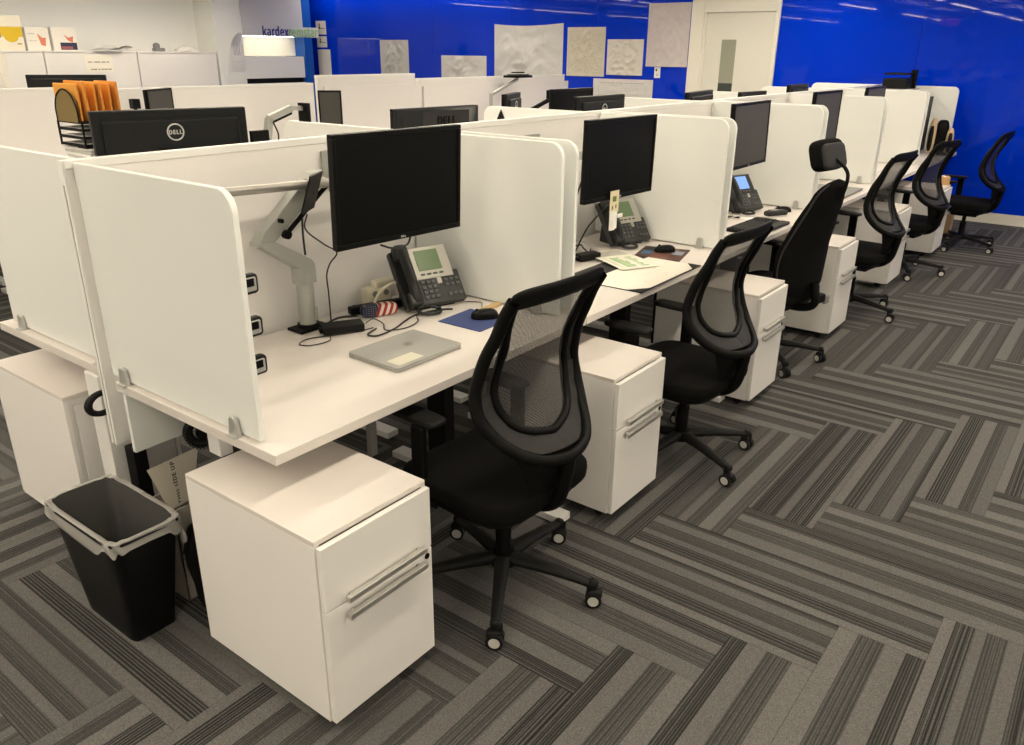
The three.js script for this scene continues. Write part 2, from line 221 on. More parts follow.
// sheets pinned on the blue wall
{
  const X = ROOM.x1 - .004, pn = new ImprovedNoise();
  function plan(seedKind) {
    return canvasTex(256, 256, (g, w, h) => {
      g.fillStyle = ['#c8c8c7', '#d6d5d4', '#cfcfce', '#cdc8b9', '#d4d0c8', '#c8c1c1', '#d8d7d5'][seedKind]; g.fillRect(0, 0, w, h); g.lineWidth = 1;
      if (seedKind === 0) { g.strokeStyle = '#a9a9a6'; for (let i = 0; i < 40; i++) { g.beginPath(); g.arc(128 + rr(-6, 6), 130, 20 + i * 1.8, rnd() * 6, rnd() * 6 + 3); g.stroke(); } }
      else if (seedKind === 3) { g.fillStyle = '#b3ac95'; for (let r = 0; r < 4; r++) for (let c = 0; c < 3; c++) { for (let k = 0; k < 26; k++) g.fillRect(20 + c * 78 + rnd() * 56, 24 + r * 56 + rnd() * 40, rr(2, 14), rr(1, 3)); g.strokeStyle = '#a8a28c'; g.strokeRect(16 + c * 78, 20 + r * 56, 66, 48); } }
      else if (seedKind === 6) { g.fillStyle = '#9d9c9a'; for (let x = 30; x < 220; x += 12) g.fillRect(x, 40, rr(5, 10), 8); g.strokeStyle = '#b0aead'; g.strokeRect(26, 70, 200, 150); for (let i = 0; i < 60; i++) { g.beginPath(); const x = rr(30, 210), y = rr(75, 205); g.moveTo(x, y); g.lineTo(x + rr(-30, 30), y + rr(-18, 18)); g.stroke(); } }
      else { g.strokeStyle = seedKind === 5 ? '#b9acae' : '#c3c1bb'; for (let i = 0; i < 70; i++) { g.beginPath(); let x = rnd() * w, y = rnd() * h; g.moveTo(x, y); for (let k = 0; k < 4; k++) { x += rr(-30, 30); y += rr(-30, 30); g.lineTo(x, y); } g.stroke(); } }
    });
  }
  const defs = [[1.855, 1.10, -8.915, -8.26, 0, 'narrow grey printed sheet with round pattern, leftmost on the blue wall', .03], [1.63, 1.08, -7.55, -6.63, 1, 'low wide white sheet half hidden by the far screens', .02], [2.07, 1.10, -6.475, -5.24, 2, 'largest white wrinkled sheet on the blue wall', .05], [2.015, 1.385, -5.17, -4.55, 3, 'yellowish printed plan with a grid of drawings on blue wall', .012], [1.86, 1.412, -4.515, -3.96, 4, 'squarish pale sheet between the gridded plan and the tall plan', .03], [2.287, 1.528, -3.915, -3.318, 5, 'tall pinkish grey plan nearest the door on blue wall', .015], [1.36, 1.06, -4.715, -3.785, 6, 'white plan with a line of heading text below the other plans', .004]];
  for (const [y1, y0, z0, z1, k, label, amp] of defs) {
    const ph = k * 1.7, W = z1 - z0, H = y1 - y0;
    const g = grid(44, 44, (u, v) => { const sag = k === 2 ? .05 * (1 - v) * 0 : 0; return [-.002 - amp * (1.5 * (1 - Math.abs(pn.noise(u * 2.6, v * 2.2, ph * 3 + .5)) * 1.6) + 1.0 * (1 - Math.abs(pn.noise(u * 5.5 + 9, v * 5, ph * 3 + .5)) * 2) + .25 * pn.noise(u * 14, v * 14, ph + .3)) * Math.sin(Math.PI * Math.min(1, u * 1.0)) * (1.05 - v * .6), y0 + v * H - (k === 2 ? .03 * Math.sin(u * Math.PI) * v : 0) + sag, z0 + u * W]; });
    solo('pinned_plan', g, printed(plan(k), .6), label, 'poster', [X, 0, 0], 0, 'sheets on the blue wall');
  }
  const th = thing('wall_switch', 'small white wall switch plate below the tall plan', 'switch', [X, 1.455, -3.735]);
  mesh('plate', rbox(.008, .135, .088, .003), M.paper, th); mesh('button', box(.006, .025, .02, -.006, .03, -.012), M.black, th); mesh('lower_button', box(.006, .02, .03, -.006, -.03, 0), M.paperGrey, th);
  const words = ['upper small white notice on blue wall by the corner', 'lower small white notice on blue wall by the corner', 'tall plain white sheet on blue wall under two small notices'];
  [[1.945, 2.165, 0], [1.735, 1.915, 1], [1.10, 1.70, 2]].forEach(([y0, y1, k]) => solo('corner_notice', boxB(-.003, 0, y0, y1, -10.50, k === 2 ? -10.17 : -10.24), printed(canvasTex(96, 64, (g, w, h) => { g.fillStyle = '#e6e2da'; g.fillRect(0, 0, w, h); if (k < 2) { g.fillStyle = '#5b4a44'; g.beginPath(); g.arc(34, 18, 6, 0, 7); g.fill(); g.fillRect(26, 26, 16, 12); g.fillStyle = '#55556a'; g.fillRect(44, 34, 40, 3); } })), words[k], 'notice', [X, 0, 0]));
}

// ------------------------------------------------------------------ ceiling lights
{
  let n = 0; const rowWord = { '-9.3': 'by the cupboards', '-6': 'over second bench', '-3.2': 'behind front bench', '-1.55': 'over far side desks', '0.75': 'over the chairs', '3.5': 'over open aisle' };
  const ord = ['first', 'second', 'third', 'fourth', 'fifth'];
  for (const [z, xs] of lightRows) xs.forEach((x, i) => {
    const t = thing('linear_light', `hanging linear light, ${ord[i]} of its row towards the blue wall, ${rowWord[String(z)]}`, 'ceiling light', [x, LIGHT_Y, z], 0, 'linear ceiling lights');
    mesh('housing', rboxB(-LIGHT_L / 2, LIGHT_L / 2, .005, .075, -.065, .065, .004), M.whiteMetal, t);
    mesh('diffuser', boxB(-LIGHT_L / 2 + .02, LIGHT_L / 2 - .02, -.002, .005, -LIGHT_W / 2, LIGHT_W / 2), M.glow, t);
    for (const s of [-1, 1]) mesh('suspension_wire', cyl(.002, .002, ROOM.h - LIGHT_Y - .075, 6, s * .9, .075 + (ROOM.h - LIGHT_Y - .075) / 2, 0), M.alu, t);
    const l = new THREE.RectAreaLight(LAMP, LAMP_POWER, LIGHT_L - .04, LIGHT_W); l.position.set(0, -.006, 0); l.rotation.x = -Math.PI / 2; l.castShadow = true; t.add(l);
    const u = new THREE.RectAreaLight(LAMP, LAMP_UP, LIGHT_L - .04, LIGHT_W); u.position.set(0, .08, 0); u.rotation.x = Math.PI / 2; u.castShadow = true; t.add(u); mesh('top_diffuser', boxB(-LIGHT_L / 2 + .02, LIGHT_L / 2 - .02, .075, .078, -LIGHT_W / 2, LIGHT_W / 2), M.glow, t);
  });
  // wall washer above the left end of the blue wall
  const w = thing('wall_washer', 'slim white light rail along the top of the blue wall', 'ceiling light', [8.84, ROOM.h, -8.3]);
  mesh('housing', boxB(-.06, .06, -.05, -.002, -2.2, 2.2), M.whiteMetal, w); mesh('diffuser', boxB(-.045, .045, -.056, -.05, -2.15, 2.15), M.glow, w);
  const wl = new THREE.RectAreaLight(LAMP, 13, .09, 4.3); wl.position.set(0, -.06, 0); wl.rotation.x = -Math.PI / 2; w.add(wl);
  const ex = thing('exit_sign', 'red lettered exit sign hanging from the ceiling, seen mirrored in the blue wall', 'sign', [-1.2, 2.36, -2.3]);
  mesh('sign_plate', rbox(.02, .2, .34, .003), M.paper, ex); const lt = mesh('lettering', text('EXIT', .13, .004).rotateY(Math.PI / 2), new THREE.MeshStandardMaterial({ color: 0xaa1020, emissive: 0xff1030, emissiveIntensity: 2.5 }), ex, .0105, 0, 0);
  mesh('hanger', bar([0, .1, 0], [0, .42, 0], .006), M.alu, ex);
}

// ------------------------------------------------------------------ benches
const SW = 1.4774, DY = 0.735, DT = 0.030;
const ord = ['nearest', 'second', 'third', 'fourth', 'fifth', 'sixth'];
const from = i => i === 0 ? 'nearest the camera' : i === 5 ? 'last before the blue wall' : `${ord[i]} from the camera`;
function deskParts(t, dir) {   // local: x 0..SW, working edge at z=0, screen at z=-.8 (dir=1) ; built facing +z
  mesh('desktop', rboxB(.003, SW - .003, DY - DT, DY, -.797, 0, .002), M.laminate, t);
  for (const x of [.22, SW - .30]) {
    const leg = mesh('leg', rboxB(x - .03, x + .03, .035, DY - DT - .001, -.56, -.46, .004), M.charcoal, t);
    mesh('foot', rboxB(x - .035, x + .035, .004, .034, -.78, .13, .003), M.whiteMetal, leg);
  }
  mesh('crossbar', boxB(.25, SW - .33, DY - DT - .06, DY - DT - .001, -.53, -.49), M.channel, t);
  mesh('end_bracket', rboxB(.072, .115, .58, DY - DT - .001, -.43, -.37, .003), M.whiteMetal, t);
  mesh('wire_basket', merge([boxB(.26, SW - .34, .50, .69, -.402, -.400), boxB(.26, SW - .34, .50, .502, -.46, -.40)]), M.wireNet, t);
  mesh('modesty_panel', rboxB(.005, SW - .005, .50, DY - DT - .002, -.765, -.747, .002), M.panel, t);
  const tr = mesh('cable_tray', boxB(.35, SW - .38, DY - DT - .13, DY - DT - .125, -.44, -.24), M.wireNet, t);
  mesh('tray_side', merge([boxB(.35, SW - .38, DY - DT - .13, DY - DT - .02, -.242, -.24), boxB(.35, SW - .38, DY - DT - .13, DY - DT - .02, -.44, -.438)]), M.black, tr);
}
const desk0 = thing('desk', `white bench desk ${from(0)} on the chair side`, 'desk', [0, 0, 0], 0, 'desks on the chair side'); deskParts(desk0);
for (let i = 1; i < 6; i++) dup(desk0, `white bench desk ${from(i)} on the chair side`, [i * SW, 0, 0]);
const SPZ0 = -.876, SPZ1 = -.846;
const rearDesk0 = dup(desk0, `white bench desk ${from(0)} on the far side of the screens`, [SW + .03, 0, -1.70], Math.PI); rearDesk0.userData.group = 'desks on the far side';
for (let i = 1; i < 6; i++) { const r = dup(desk0, `white bench desk ${from(i)} on the far side of the screens`, [(i + 1) * SW + .03, 0, -1.70], Math.PI); r.userData.group = 'desks on the far side'; }
// long centre screens
for (let i = 0; i < 6; i++) {
  const t = thing('centre_screen', `white centre screen running along the desk ${from(i)} of the front bench`, 'screen', [i * SW, 0, 0], 0, 'centre screens of the front bench');
  mesh('panel', rboxB(.002, SW - .002, .50, 1.375, SPZ0 + .004, SPZ1 - .004, .002), M.spine, t);
  mesh('cap_rail', rboxB(.0, SW, 1.375, 1.40, SPZ0, SPZ1, .003), M.panelEdge, t);
  if (i === 0) { mesh('end_channel', boxB(-.003, .0, .505, 1.35, SPZ0 + .010, SPZ1 - .010), M.channel, t); mesh('end_cap', rboxB(-.006, .0, 1.33, 1.40, SPZ0, SPZ1, .002), M.panelEdge, t); mesh('end_rail', merge([boxB(-.005, 0, .5, 1.34, SPZ1 - .01, SPZ1), boxB(-.005, 0, .5, 1.34, SPZ0, SPZ0 + .01)]), M.panelEdge, t); }
  for (const x of [.4, 1.1]) mesh('support_post', boxB(x - .02, x + .02, .005, .50, -.873, -.849), M.channel, t);
}
// cross divider screens with clips
function clipGeo() { const s = new THREE.Shape(); s.moveTo(-.019, 0); s.lineTo(.019, 0); s.lineTo(.014, .045); s.quadraticCurveTo(.012, .056, 0, .056); s.quadraticCurveTo(-.012, .056, -.014, .045); s.closePath(); return new THREE.ExtrudeGeometry(s, { depth: .010, bevelEnabled: true, bevelSize: .002, bevelThickness: .002, bevelSegments: 1, curveSegments: 5 }); }
const clipG = (() => { const a = clipGeo().rotateY(Math.PI / 2).translate(.012, 0, 0), b = clipGeo().rotateY(Math.PI / 2).translate(-.024, 0, 0); return merge([a, b, box(.07, .004, .036, 0, .002, 0)]); })();
function dividerGeo(len, y0, y1, r, th) { const s = new THREE.Shape(); s.moveTo(0, y0); s.lineTo(len, y0); s.lineTo(len, y1 - r); s.absarc(len - r, y1 - r, r, 0, Math.PI / 2); s.lineTo(0, y1); s.closePath(); const g = new THREE.ExtrudeGeometry(s, { depth: th - .004, bevelEnabled: true, bevelSize: .002, bevelThickness: .002, bevelSegments: 1, curveSegments: 10 }); return g.rotateY(-Math.PI / 2).translate(th / 2 - .002, 0, 0); }
const DV_TOP = 1.392, divG = dividerGeo(-SPZ1 - .012 - .088, DY + .009, DV_TOP, .055, .018);
function divider(label, x, side, group) { // side 1: towards the chairs
  const t = thing('divider_screen', label, 'divider', [x, 0, side > 0 ? SPZ1 + .012 : SPZ0 - .012], side > 0 ? 0 : Math.PI, group);
  mesh('panel', divG, M.panel, t);
  mesh('hinge_block', boxB(-.006, .006, DV_TOP - .07, DV_TOP - .02, -.012, .002), M.panelEdge, t);
  for (const z of [.09, .655]) mesh('clip', clipG, M.clip, t, 0, DY, z);
  return t;
}
const DIVX = [];
divider('white divider screen at the near end of the front bench, chair side', .029, 1, 'chair side dividers');
for (let i = 1; i < 6; i++) { divider(`white divider screen, chair side, near end of the desk ${from(i)}`, i * SW + .029, 1, 'chair side dividers'); divider(`white divider screen, chair side, far end of the desk ${from(i - 1)}`, i * SW - .066, 1, 'chair side dividers'); }
divider('white divider screen, chair side, at the blue wall end of front bench', 6 * SW - .06, 1, 'chair side dividers');
divider('white divider screen at the near end of the front bench, far side', .07, -1, 'far side dividers');
for (let i = 1; i < 6; i++) divider(`white divider screen, far side, between the ${ord[i - 1]} and ${ord[i]} desks`, i * SW - .10, -1, 'far side dividers');
divider('white divider screen at the blue wall end of the front bench, far side', 6 * SW - .02, -1, 'far side dividers');

// ------------------------------------------------------------------ pedestals
function pedestal(label, x, zf, w = .385, d = .545) { // zf: front face of drawers
  const t = thing('drawer_pedestal', label, 'drawer unit', [x, 0, zf], 0, 'drawer pedestals');
  mesh('top_board', rboxB(0, w, .589, .6045, -d - .02, -.02, .002), M.laminate, t);
  mesh('cabinet', merge([rboxB(0, .016, .045, .589, -d - .02, -.02, .001), rboxB(w - .016, w, .045, .589, -d - .02, -.02, .001), boxB(.016, w - .016, .045, .06, -d - .02, -.022), boxB(.016, w - .016, .06, .589, -d - .012, -d)]), M.cabinet, t);
  mesh('inner_box', boxB(.018, w - .018, .062, .585, -d + .002, -.034), M.channel, t);
  const defs = [[.403, .588], [.047, .399]];
  defs.forEach(([y0, y1], k) => {
    const dr = mesh('drawer', rboxB(.003, w - .003, y0, y1, -.018, 0, .002), M.drawer, t);
    const yb = k ? .362 : .414; mesh('handle', merge([rboxB(w * .155, w * .885, yb - .002, yb + .014, .010, .026, .0015), boxB(w * .2, w * .22, yb + .001, yb + .011, 0, .013), boxB(w * .83, w * .85, yb + .001, yb + .011, 0, .013)]), M.alu, dr);
    if (k) mesh('lock', cyl(.009, .009, .004, 16).rotateX(Math.PI / 2).translate(w * .94, .377, .0005), M.black, dr);
  });
  for (const cx of [.05, w - .05]) for (const cz of [-.08, -d + .04]) { const c = mesh('caster', merge([cyl(.021, .021, .022, 14).rotateZ(Math.PI / 2).translate(cx, .021, cz), boxB(cx - .015, cx + .015, .034, .045, cz - .015, cz + .015)]), M.charcoal, t); }
  return t;
}
[[-.071, .24], [1.268, .279], [2.64, .277], [3.975, .262], [5.47, .243], [6.84, .283]].forEach(([x, zf], i) => pedestal(`white two drawer pedestal on casters under the desk ${from(i)}, chair side`, x, zf, i === 0 ? .388 : i < 4 ? .365 : .40));
{ const r = pedestal('white drawer pedestal under the near desk on the far side of screens, its back panel showing', .35, -1.68); r.rotation.y = Math.PI; r.userData.label = 'white drawer pedestal seen from behind beside the waste bin, under the far side desk'; mesh('back_panel', rboxB(.03, .355, .07, .565, -.571, -.566, .001), M.spine, r); }
// ------------------------------------------------------------------ chairs
function backZ(y) { return lerpT(y, [[.58, .235], [.66, .195], [.74, .165], [.82, .15], [.90, .155], [1.0, .185], [1.11, .235]]); }
const wi = y => lerpT(y, [[.645, .0], [.658, .075], [.69, .128], [.75, .160], [.80, .165], [.87, .152], [.93, .150], [1.0, .166], [1.09, .186]]);
const wo = y => lerpT(y, [[.585, 0], [.595, .09], [.615, .145], [.66, .195], [.73, .228], [.80, .228], [.88, .218], [.97, .204], [1.09, .200]]);
const bp = (s, y, off = 0) => [s, y, backZ(y) - s * s * lerpT(y, [[.6, 2.0], [.8, 1.7], [1.1, .5]]) - .005 + off];
const chairGeo = (() => {
  const G = {}; const loop = (w, ys, off, closedTop) => { const L = [], Rr = []; for (const y of ys) { L.push(bp(-w(y), y, off(y))); Rr.push(bp(w(y), y, off(y))); } return [...L, ...Rr.reverse().slice(w(ys[ys.length - 1]) === 0 ? 1 : 0)]; };
  const yi = [1.085, 1.04, .99, .94, .89, .84, .79, .74, .69, .665, .647];
  const yo = [1.09, 1.04, .98, .92, .86, .80, .73, .66, .615, .596, .587];
  const flat = (g, k) => g;
  G.inner = tube(loop(wi, yi, () => 0), .0135, 90, 8);
  G.outer = tube(loop(wo, yo, y => lerpT(y, [[.58, .04], [.7, .04], [.85, .028], [1.09, .004]])), .019, 90, 8);
  // top rail: thick curved band
  G.top = grid(28, 12, (u, v) => { const q = Math.sqrt(Math.max(0, 1 - (2 * u - 1) ** 10)), s = (u - .5) * 2 * .216, a = v * Math.PI * 2, y = 1.088 + q * .031 * Math.sin(a) + (1 - (2 * u - 1) ** 6) * .004; const b = bp(s, 1.092); return [s, y, b[2] + q * (.012 * Math.cos(a) + .01 * Math.sin(a))]; });
  G.mesh = grid(16, 40, (u, v) => { const y = .647 + v * (1.09 - .647); return bp((u - .5) * 2 * wi(y), y, -.004); });
  const strip = s => grid(4, 24, (u, v) => { const y = .75 + v * .34, a = wi(y), b = wo(y); const q = a + (b - a) * u; const o = u * lerpT(y, [[.7, .04], [.85, .028], [1.09, .004]]); return bp(s * q, y, o); });
  G.sideMesh = [strip(-1), strip(1)];
  // lumbar crescent shell
  G.shell = grid(36, 5, (u, v) => { const th = (u - .5) * 2; const ta = Math.abs(th); const yI = lerpT(ta, [[0, .646], [.35, .66], [.7, .70], [1, .79]]), yO = lerpT(ta, [[0, .586], [.35, .598], [.7, .66], [1, .79]]); const I = bp(Math.sign(th) * wi(Math.max(yI, .646)) * (ta < .35 ? ta / .35 : 1), yI), O = bp(Math.sign(th) * wo(Math.max(yO, .586)) * (ta < .35 ? ta / .35 : 1), yO, .04); return [0, 1, 2].map(k => I[k] + (O[k] - I[k]) * v); });
  G.bracket = merge([tube([[0, .37, .02], [0, .37, .16], [0, .42, .225], [0, .52, .252], [0, .60, .262]], .022, 30, 8), grid(14, 12, (u, v) => { const y = .40 + v * .22, w = .06 + .12 * v; const s = (u - .5) * 2 * w; return [s, y,   .19 + .075 * v - s * s * 1.9]; })]);
  // seat
  const seat = pillow(.50, .085, .49, .45, .42, 36); { const p = seat.attributes.position; for (let i = 0; i < p.count; i++) { const z = p.getZ(i), x = p.getX(i); p.setY(i, p.getY(i) + .425 - Math.max(0, -z - .14) ** 2 * 1.2 + x * x * .12); p.setZ(i, z - .035); } seat.computeVertexNormals(); } G.seat = seat;
  G.pan = pillow(.44, .06, .42, .4, .45, 24).translate(0, .382, -.03);
  G.mech = merge([rbox(.15, .06, .22, .012, 2).translate(0, .345, 0), bar([.05, .35, .02], [.25, .345, .0], .006), rbox(.05, .012, .03, .004).translate(.26, .345, 0)]);
  G.column = merge([cyl(.027, .027, .16, 18, 0, .17, 0), cyl(.017, .017, .14, 18, 0, .30, 0), cyl(.036, .042, .05, 20, 0, .105, 0)]);
  const leg = (() => { const n = 10; return grid(8, n, (u, v) => { const a = u * Math.PI * 2, r = .03 + v * .29, y = .108 - .022 * v * v - .006 * v, w = .027 - .012 * v, h = .020 - .008 * v; return [r, y + h * sp(Math.sin(a), .6), w * sp(Math.cos(a), .6)]; }); })(); G.leg = leg;
  G.legTip = pillow(.03, .03, .034, .6, .6, 12).translate(.32, .083, 0);
  G.caster = merge([cyl(.027, .027, .018, 20).rotateX(Math.PI / 2).translate(0, .0275, .014), cyl(.027, .027, .018, 20).rotateX(Math.PI / 2).translate(0, .0275, -.014), pillow(.05, .035, .036, .6, .6, 14).translate(-.004, .045, 0), cyl(.006, .006, .04, 8, .018, .066, 0)]);
  G.hub = [1, -1].map(k => cyl(.018, .018, .0015, 18).rotateX(Math.PI / 2).translate(0, .0275, k * .0235));
  G.armPost = s => merge([rbox(.012, .03, .10, .004).rotateZ(0).translate(s * .225, .375, -.13), beam([s * .14, .372, -.13], [s * .262, .375, -.13], .05, .02), rboxB(s * .235 - .012, s * .235 + .012, .37, .635, -.17, -.115, .008, 2)]);
  G.armPad = s => { const g = pillow(.08, .026, .22, .5, .4, 20); return g.translate(s * .20, .645, -.19); };
  return G;
})();
function chairBase(t, turn0 = 0, hubs = true) {
  for (let k = 0; k < 5; k++) {
    const a = turn0 + k * Math.PI * 2 / 5;
    const l = mesh('base_leg', merge([chairGeo.leg.clone(), chairGeo.legTip.clone()]), M.charcoal, t); l.rotation.y = -a;
    const c = mesh('caster', chairGeo.caster, M.charcoal, t, .322 * Math.cos(a), 0, .322 * Math.sin(a)); c.rotation.y = -a - 1.0 - k * 1.9;
    for (const g of chairGeo.hub) mesh('wheel_hub', g, M.hubGrey, c);
  }
  mesh('gas_column', chairGeo.column, M.black, t); mesh('mechanism', chairGeo.mech, M.black, t);
}
function taskChair(label, [x, z], turn, baseTurn, tall = 1, arms = true) {
  const t = thing('mesh_chair', label, 'chair', [x, 0, z], turn, 'mesh back task chairs');
  t.scale.y = tall; chairBase(t, baseTurn);
  mesh('seat', chairGeo.seat, M.fabric, t); mesh('seat_pan', chairGeo.pan, M.black, t);
  const bk = mesh('back_frame', chairGeo.inner, M.black, t); mesh('netting', chairGeo.mesh, M.netting, bk); for (const g of chairGeo.sideMesh) mesh('side_netting', g, M.netting, bk); mesh('top_rail', chairGeo.top, M.black, bk);
  const o = mesh('outer_frame', chairGeo.outer, M.black, t); mesh('lumbar_shell', chairGeo.shell, M.darkGrey, o);
  mesh('back_bracket', chairGeo.bracket, M.black, t);
  if (arms) for (const s of [-1, 1]) { const a = mesh('armrest', chairGeo.armPost(s), M.black, t); mesh('arm_pad', chairGeo.armPad(s), M.charcoal, a); }
  return t;
}
taskChair(`black mesh back swivel chair at the desk ${from(0)}`, [.735, .17], -.06, -.02);
taskChair(`black mesh back swivel chair at the desk ${from(1)}`, [1.985, .215], -.06, .70, .955);
taskChair(`black mesh back swivel chair at the desk ${from(3)}`, [4.72, .165], -.10, .5);
taskChair(`black mesh back swivel chair at the desk ${from(4)}`, [6.16, .17], -.2, 0, .97);
taskChair(`black mesh back swivel chair beside the blue wall, at the last desk`, [7.52, .39], -.06, .75, .96);
// padded chair with headrest
{
  const t = thing('headrest_chair', 'black padded swivel chair with a headrest at the desk third from the camera', 'chair', [3.43, 0, .05], -.2);
  chairBase(t, .95);
  mesh('seat', chairGeo.seat, M.fabric, t); mesh('seat_pan', chairGeo.pan, M.black, t);
  const wd = y => lerpT(y, [[.42, .14], [.46, .20], [.56, .235], [.68, .235], [.80, .205], [.92, .165], [1.02, .135], [1.07, .09], [1.09, .01]]);
  const zc = y => lerpT(y, [[.42, .19], [.55, .185], [.70, .19], [.85, .225], [1.0, .27], [1.09, .30]]);
  const th = y => lerpT(y, [[.42, .02], [.5, .05], [.7, .055], [.9, .05], [1.05, .035], [1.09, .005]]);
  mesh('backrest', grid(32, 36, (u, v) => { const y = .42 + v * .67, a = u * Math.PI * 2; const s = wd(y) * sp(Math.cos(a), .7), z = zc(y) + th(y) * sp(Math.sin(a), .7) - s * s * .7; return [s, y, z]; }), M.fabric, t);
  const edge = s => tube([.46, .56, .68, .8, .92, 1.02, 1.07].map(y => [s * (wd(y) + .002), y, zc(y) + .012 - wd(y) ** 2 * .7]), .006, 40, 6);
  mesh('shell_edge', merge([edge(-1), edge(1)]), M.darkGrey, t);
  mesh('back_bracket', merge([tube([[0, .37, .0], [0, .36, .18], [0, .40, .27], [0, .52, .255]], .024, 24, 8), rbox(.08, .05, .05, .01).translate(.06, .42, .26)]), M.black, t);
  const sup = mesh('headrest_support', tube([[0, .98, .325], [0, 1.06, .345], [0, 1.12, .345], [0, 1.155, .32], [0, 1.19, .27]], .010, 30, 8), M.black, t);
  const hr = pillow(.27, .165, .085, .5, .5, 28).rotateX(-.3).translate(0, 1.205, .215); mesh('headrest', hr, M.fabric, t);
  mesh('headrest_shell', pillow(.23, .135, .03, .4, .4, 24).rotateX(-.3).translate(0, 1.205, .253), M.darkGrey, t);
  mesh('adjuster', merge([bar([.05, .40, .25], [.17, .38, .25], .008), rbox(.05, .05, .02, .006).translate(.17, .39, .25)]), M.midGrey, t);
  for (const s of [-1, 1]) { const a = mesh('armrest', chairGeo.armPost(s), M.black, t); mesh('arm_pad', chairGeo.armPad(s), M.charcoal, a); }
}

// ------------------------------------------------------------------ monitors
const logoMat = std(.62, .62, .60, .35);
function monitor(label, [x, y, z], yaw, tilt, { w = .556, h = .36, grey = false, group = 'front bench monitors', logo = 'ring', stand = false, roll = 0 } = {}) {
  const t = thing('monitor', label, 'monitor', [x, y, z], 0, group); t.rotation.order = 'YXZ'; t.rotation.set(-tilt, yaw, roll);
  const b = .014, bb = .018;
  const f = mesh('bezel', merge([rboxB(-w / 2, w / 2, h / 2 - b, h / 2, -.018, .004, .002), rboxB(-w / 2, w / 2, -h / 2, -h / 2 + bb, -.018, .004, .002), rboxB(-w / 2, -w / 2 + b, -h / 2 + bb, h / 2 - b, -.018, .004, .002), rboxB(w / 2 - b, w / 2, -h / 2 + bb, h / 2 - b, -.018, .004, .002)]), M.bezel, t);
  mesh('screen_surface', boxB(-w / 2 + b, w / 2 - b, -h / 2 + bb, h / 2 - b, -.004, .0), grey ? M.screenGrey : M.screen, t);
  const bk = mesh('back_shell', merge([rboxB(-w / 2, w / 2, -h / 2, h / 2, stand ? -.032 : -.024, -.017, .005, 2), rboxB(-w / 2 + .03, w / 2 - .03, -h / 2 + .03, h / 2 - .03, stand ? -.046 : -.034, -.026, stand ? .018 : .006, 3)]), M.monitorBack, t);
  mesh('vent_slot', boxB(-w / 2 + .03, w / 2 - .04, h / 2 - .022, h / 2 - .016, -.0315, -.029), M.black, bk);
  mesh('mount_boss', rboxB(-.07, .07, -.05, .05, -.062, -.048, .004), M.black, bk);
  if (logo === 'ring') { const l = mesh('ring_logo', merge([new THREE.TorusGeometry(.027, .0026, 6, 28), text('DELL', .0145, .001)]), logoMat, bk, 0, h / 2 - .075, -.0468); l.rotation.y = Math.PI; }
  if (stand) { const yb = DY - y; const st = mesh('stand', merge([bar([0, -.02, -.07], [0, yb + .01, -.075], .022), box(.07, .06, .03, 0, 0, -.062)]), M.black, t); mesh('stand_base', rbox(.22, .014, .15, .006).translate(0, yb + .008, -.035), M.black, st); }
  mesh('brand_mark', text('DELL', .007, .0006), logoMat, f, 0, -h / 2 + bb / 2, .0042);
  return t;
}
const MON = [[.858, 1.28, -.364, -.063, -.032], [2.231, 1.248, -.315, -.063, -.014], [3.60, 1.262, -.25, .02, .03], [4.87, 1.285, -.22, -.006, 0], [6.36, 1.272, -.29, .01, 0], [8.30, 1.04, -.25, .06, 0]];
MON.forEach(([x, y, z, a, b], i) => monitor(`black widescreen monitor turned off above the desk ${from(i)}, chair side`, [x, y, z], a, b, { grey: i > 1 && i < 5, ...(i === 5 ? { w: .33, h: .53 } : {}) }));
// pole arms carrying the chair side monitors
MON.forEach(([x, y, z], i) => {
  const px = i === 0 ? .98 : x + .02, t = thing('display_mount', `silver bar mount holding the monitor above the desk ${from(i)}`, 'monitor mount', [px, y, SPZ1 + .001], 0, 'bar mounts'); const cz = .17;
  mesh('back_plate', rbox(.12, .14, .012, .003).translate(0, 0, .006), M.armGrey, t);
  mesh('stub', bar([0, 0, .01], [0, 0, cz], .016), M.armGrey, t);
  const L = i === 0 ? .385 - px : -.40, cb = mesh('crossbar', bar([L, i ? -.01 : .002, cz], [.06, i ? -.01 : -.025, cz], .0155, .0155, 20), M.steel, t);
  mesh('collar', merge([bar([L * .45, -.01, cz], [L * .45 + .075, -.012, cz], .0195, .0195, 20), cyl(.013, .013, .03, 12).rotateX(Math.PI / 2).translate(L * .45 + .10, -.02, cz + .02)]), M.steel, cb);
  mesh('link', merge([beam([0, -.01, cz], [x - px, 0, z - SPZ1 - .085], .028, .04), box(.11, .11, .012, x - px, 0, z - SPZ1 - .072)]), M.armGrey, t);
});

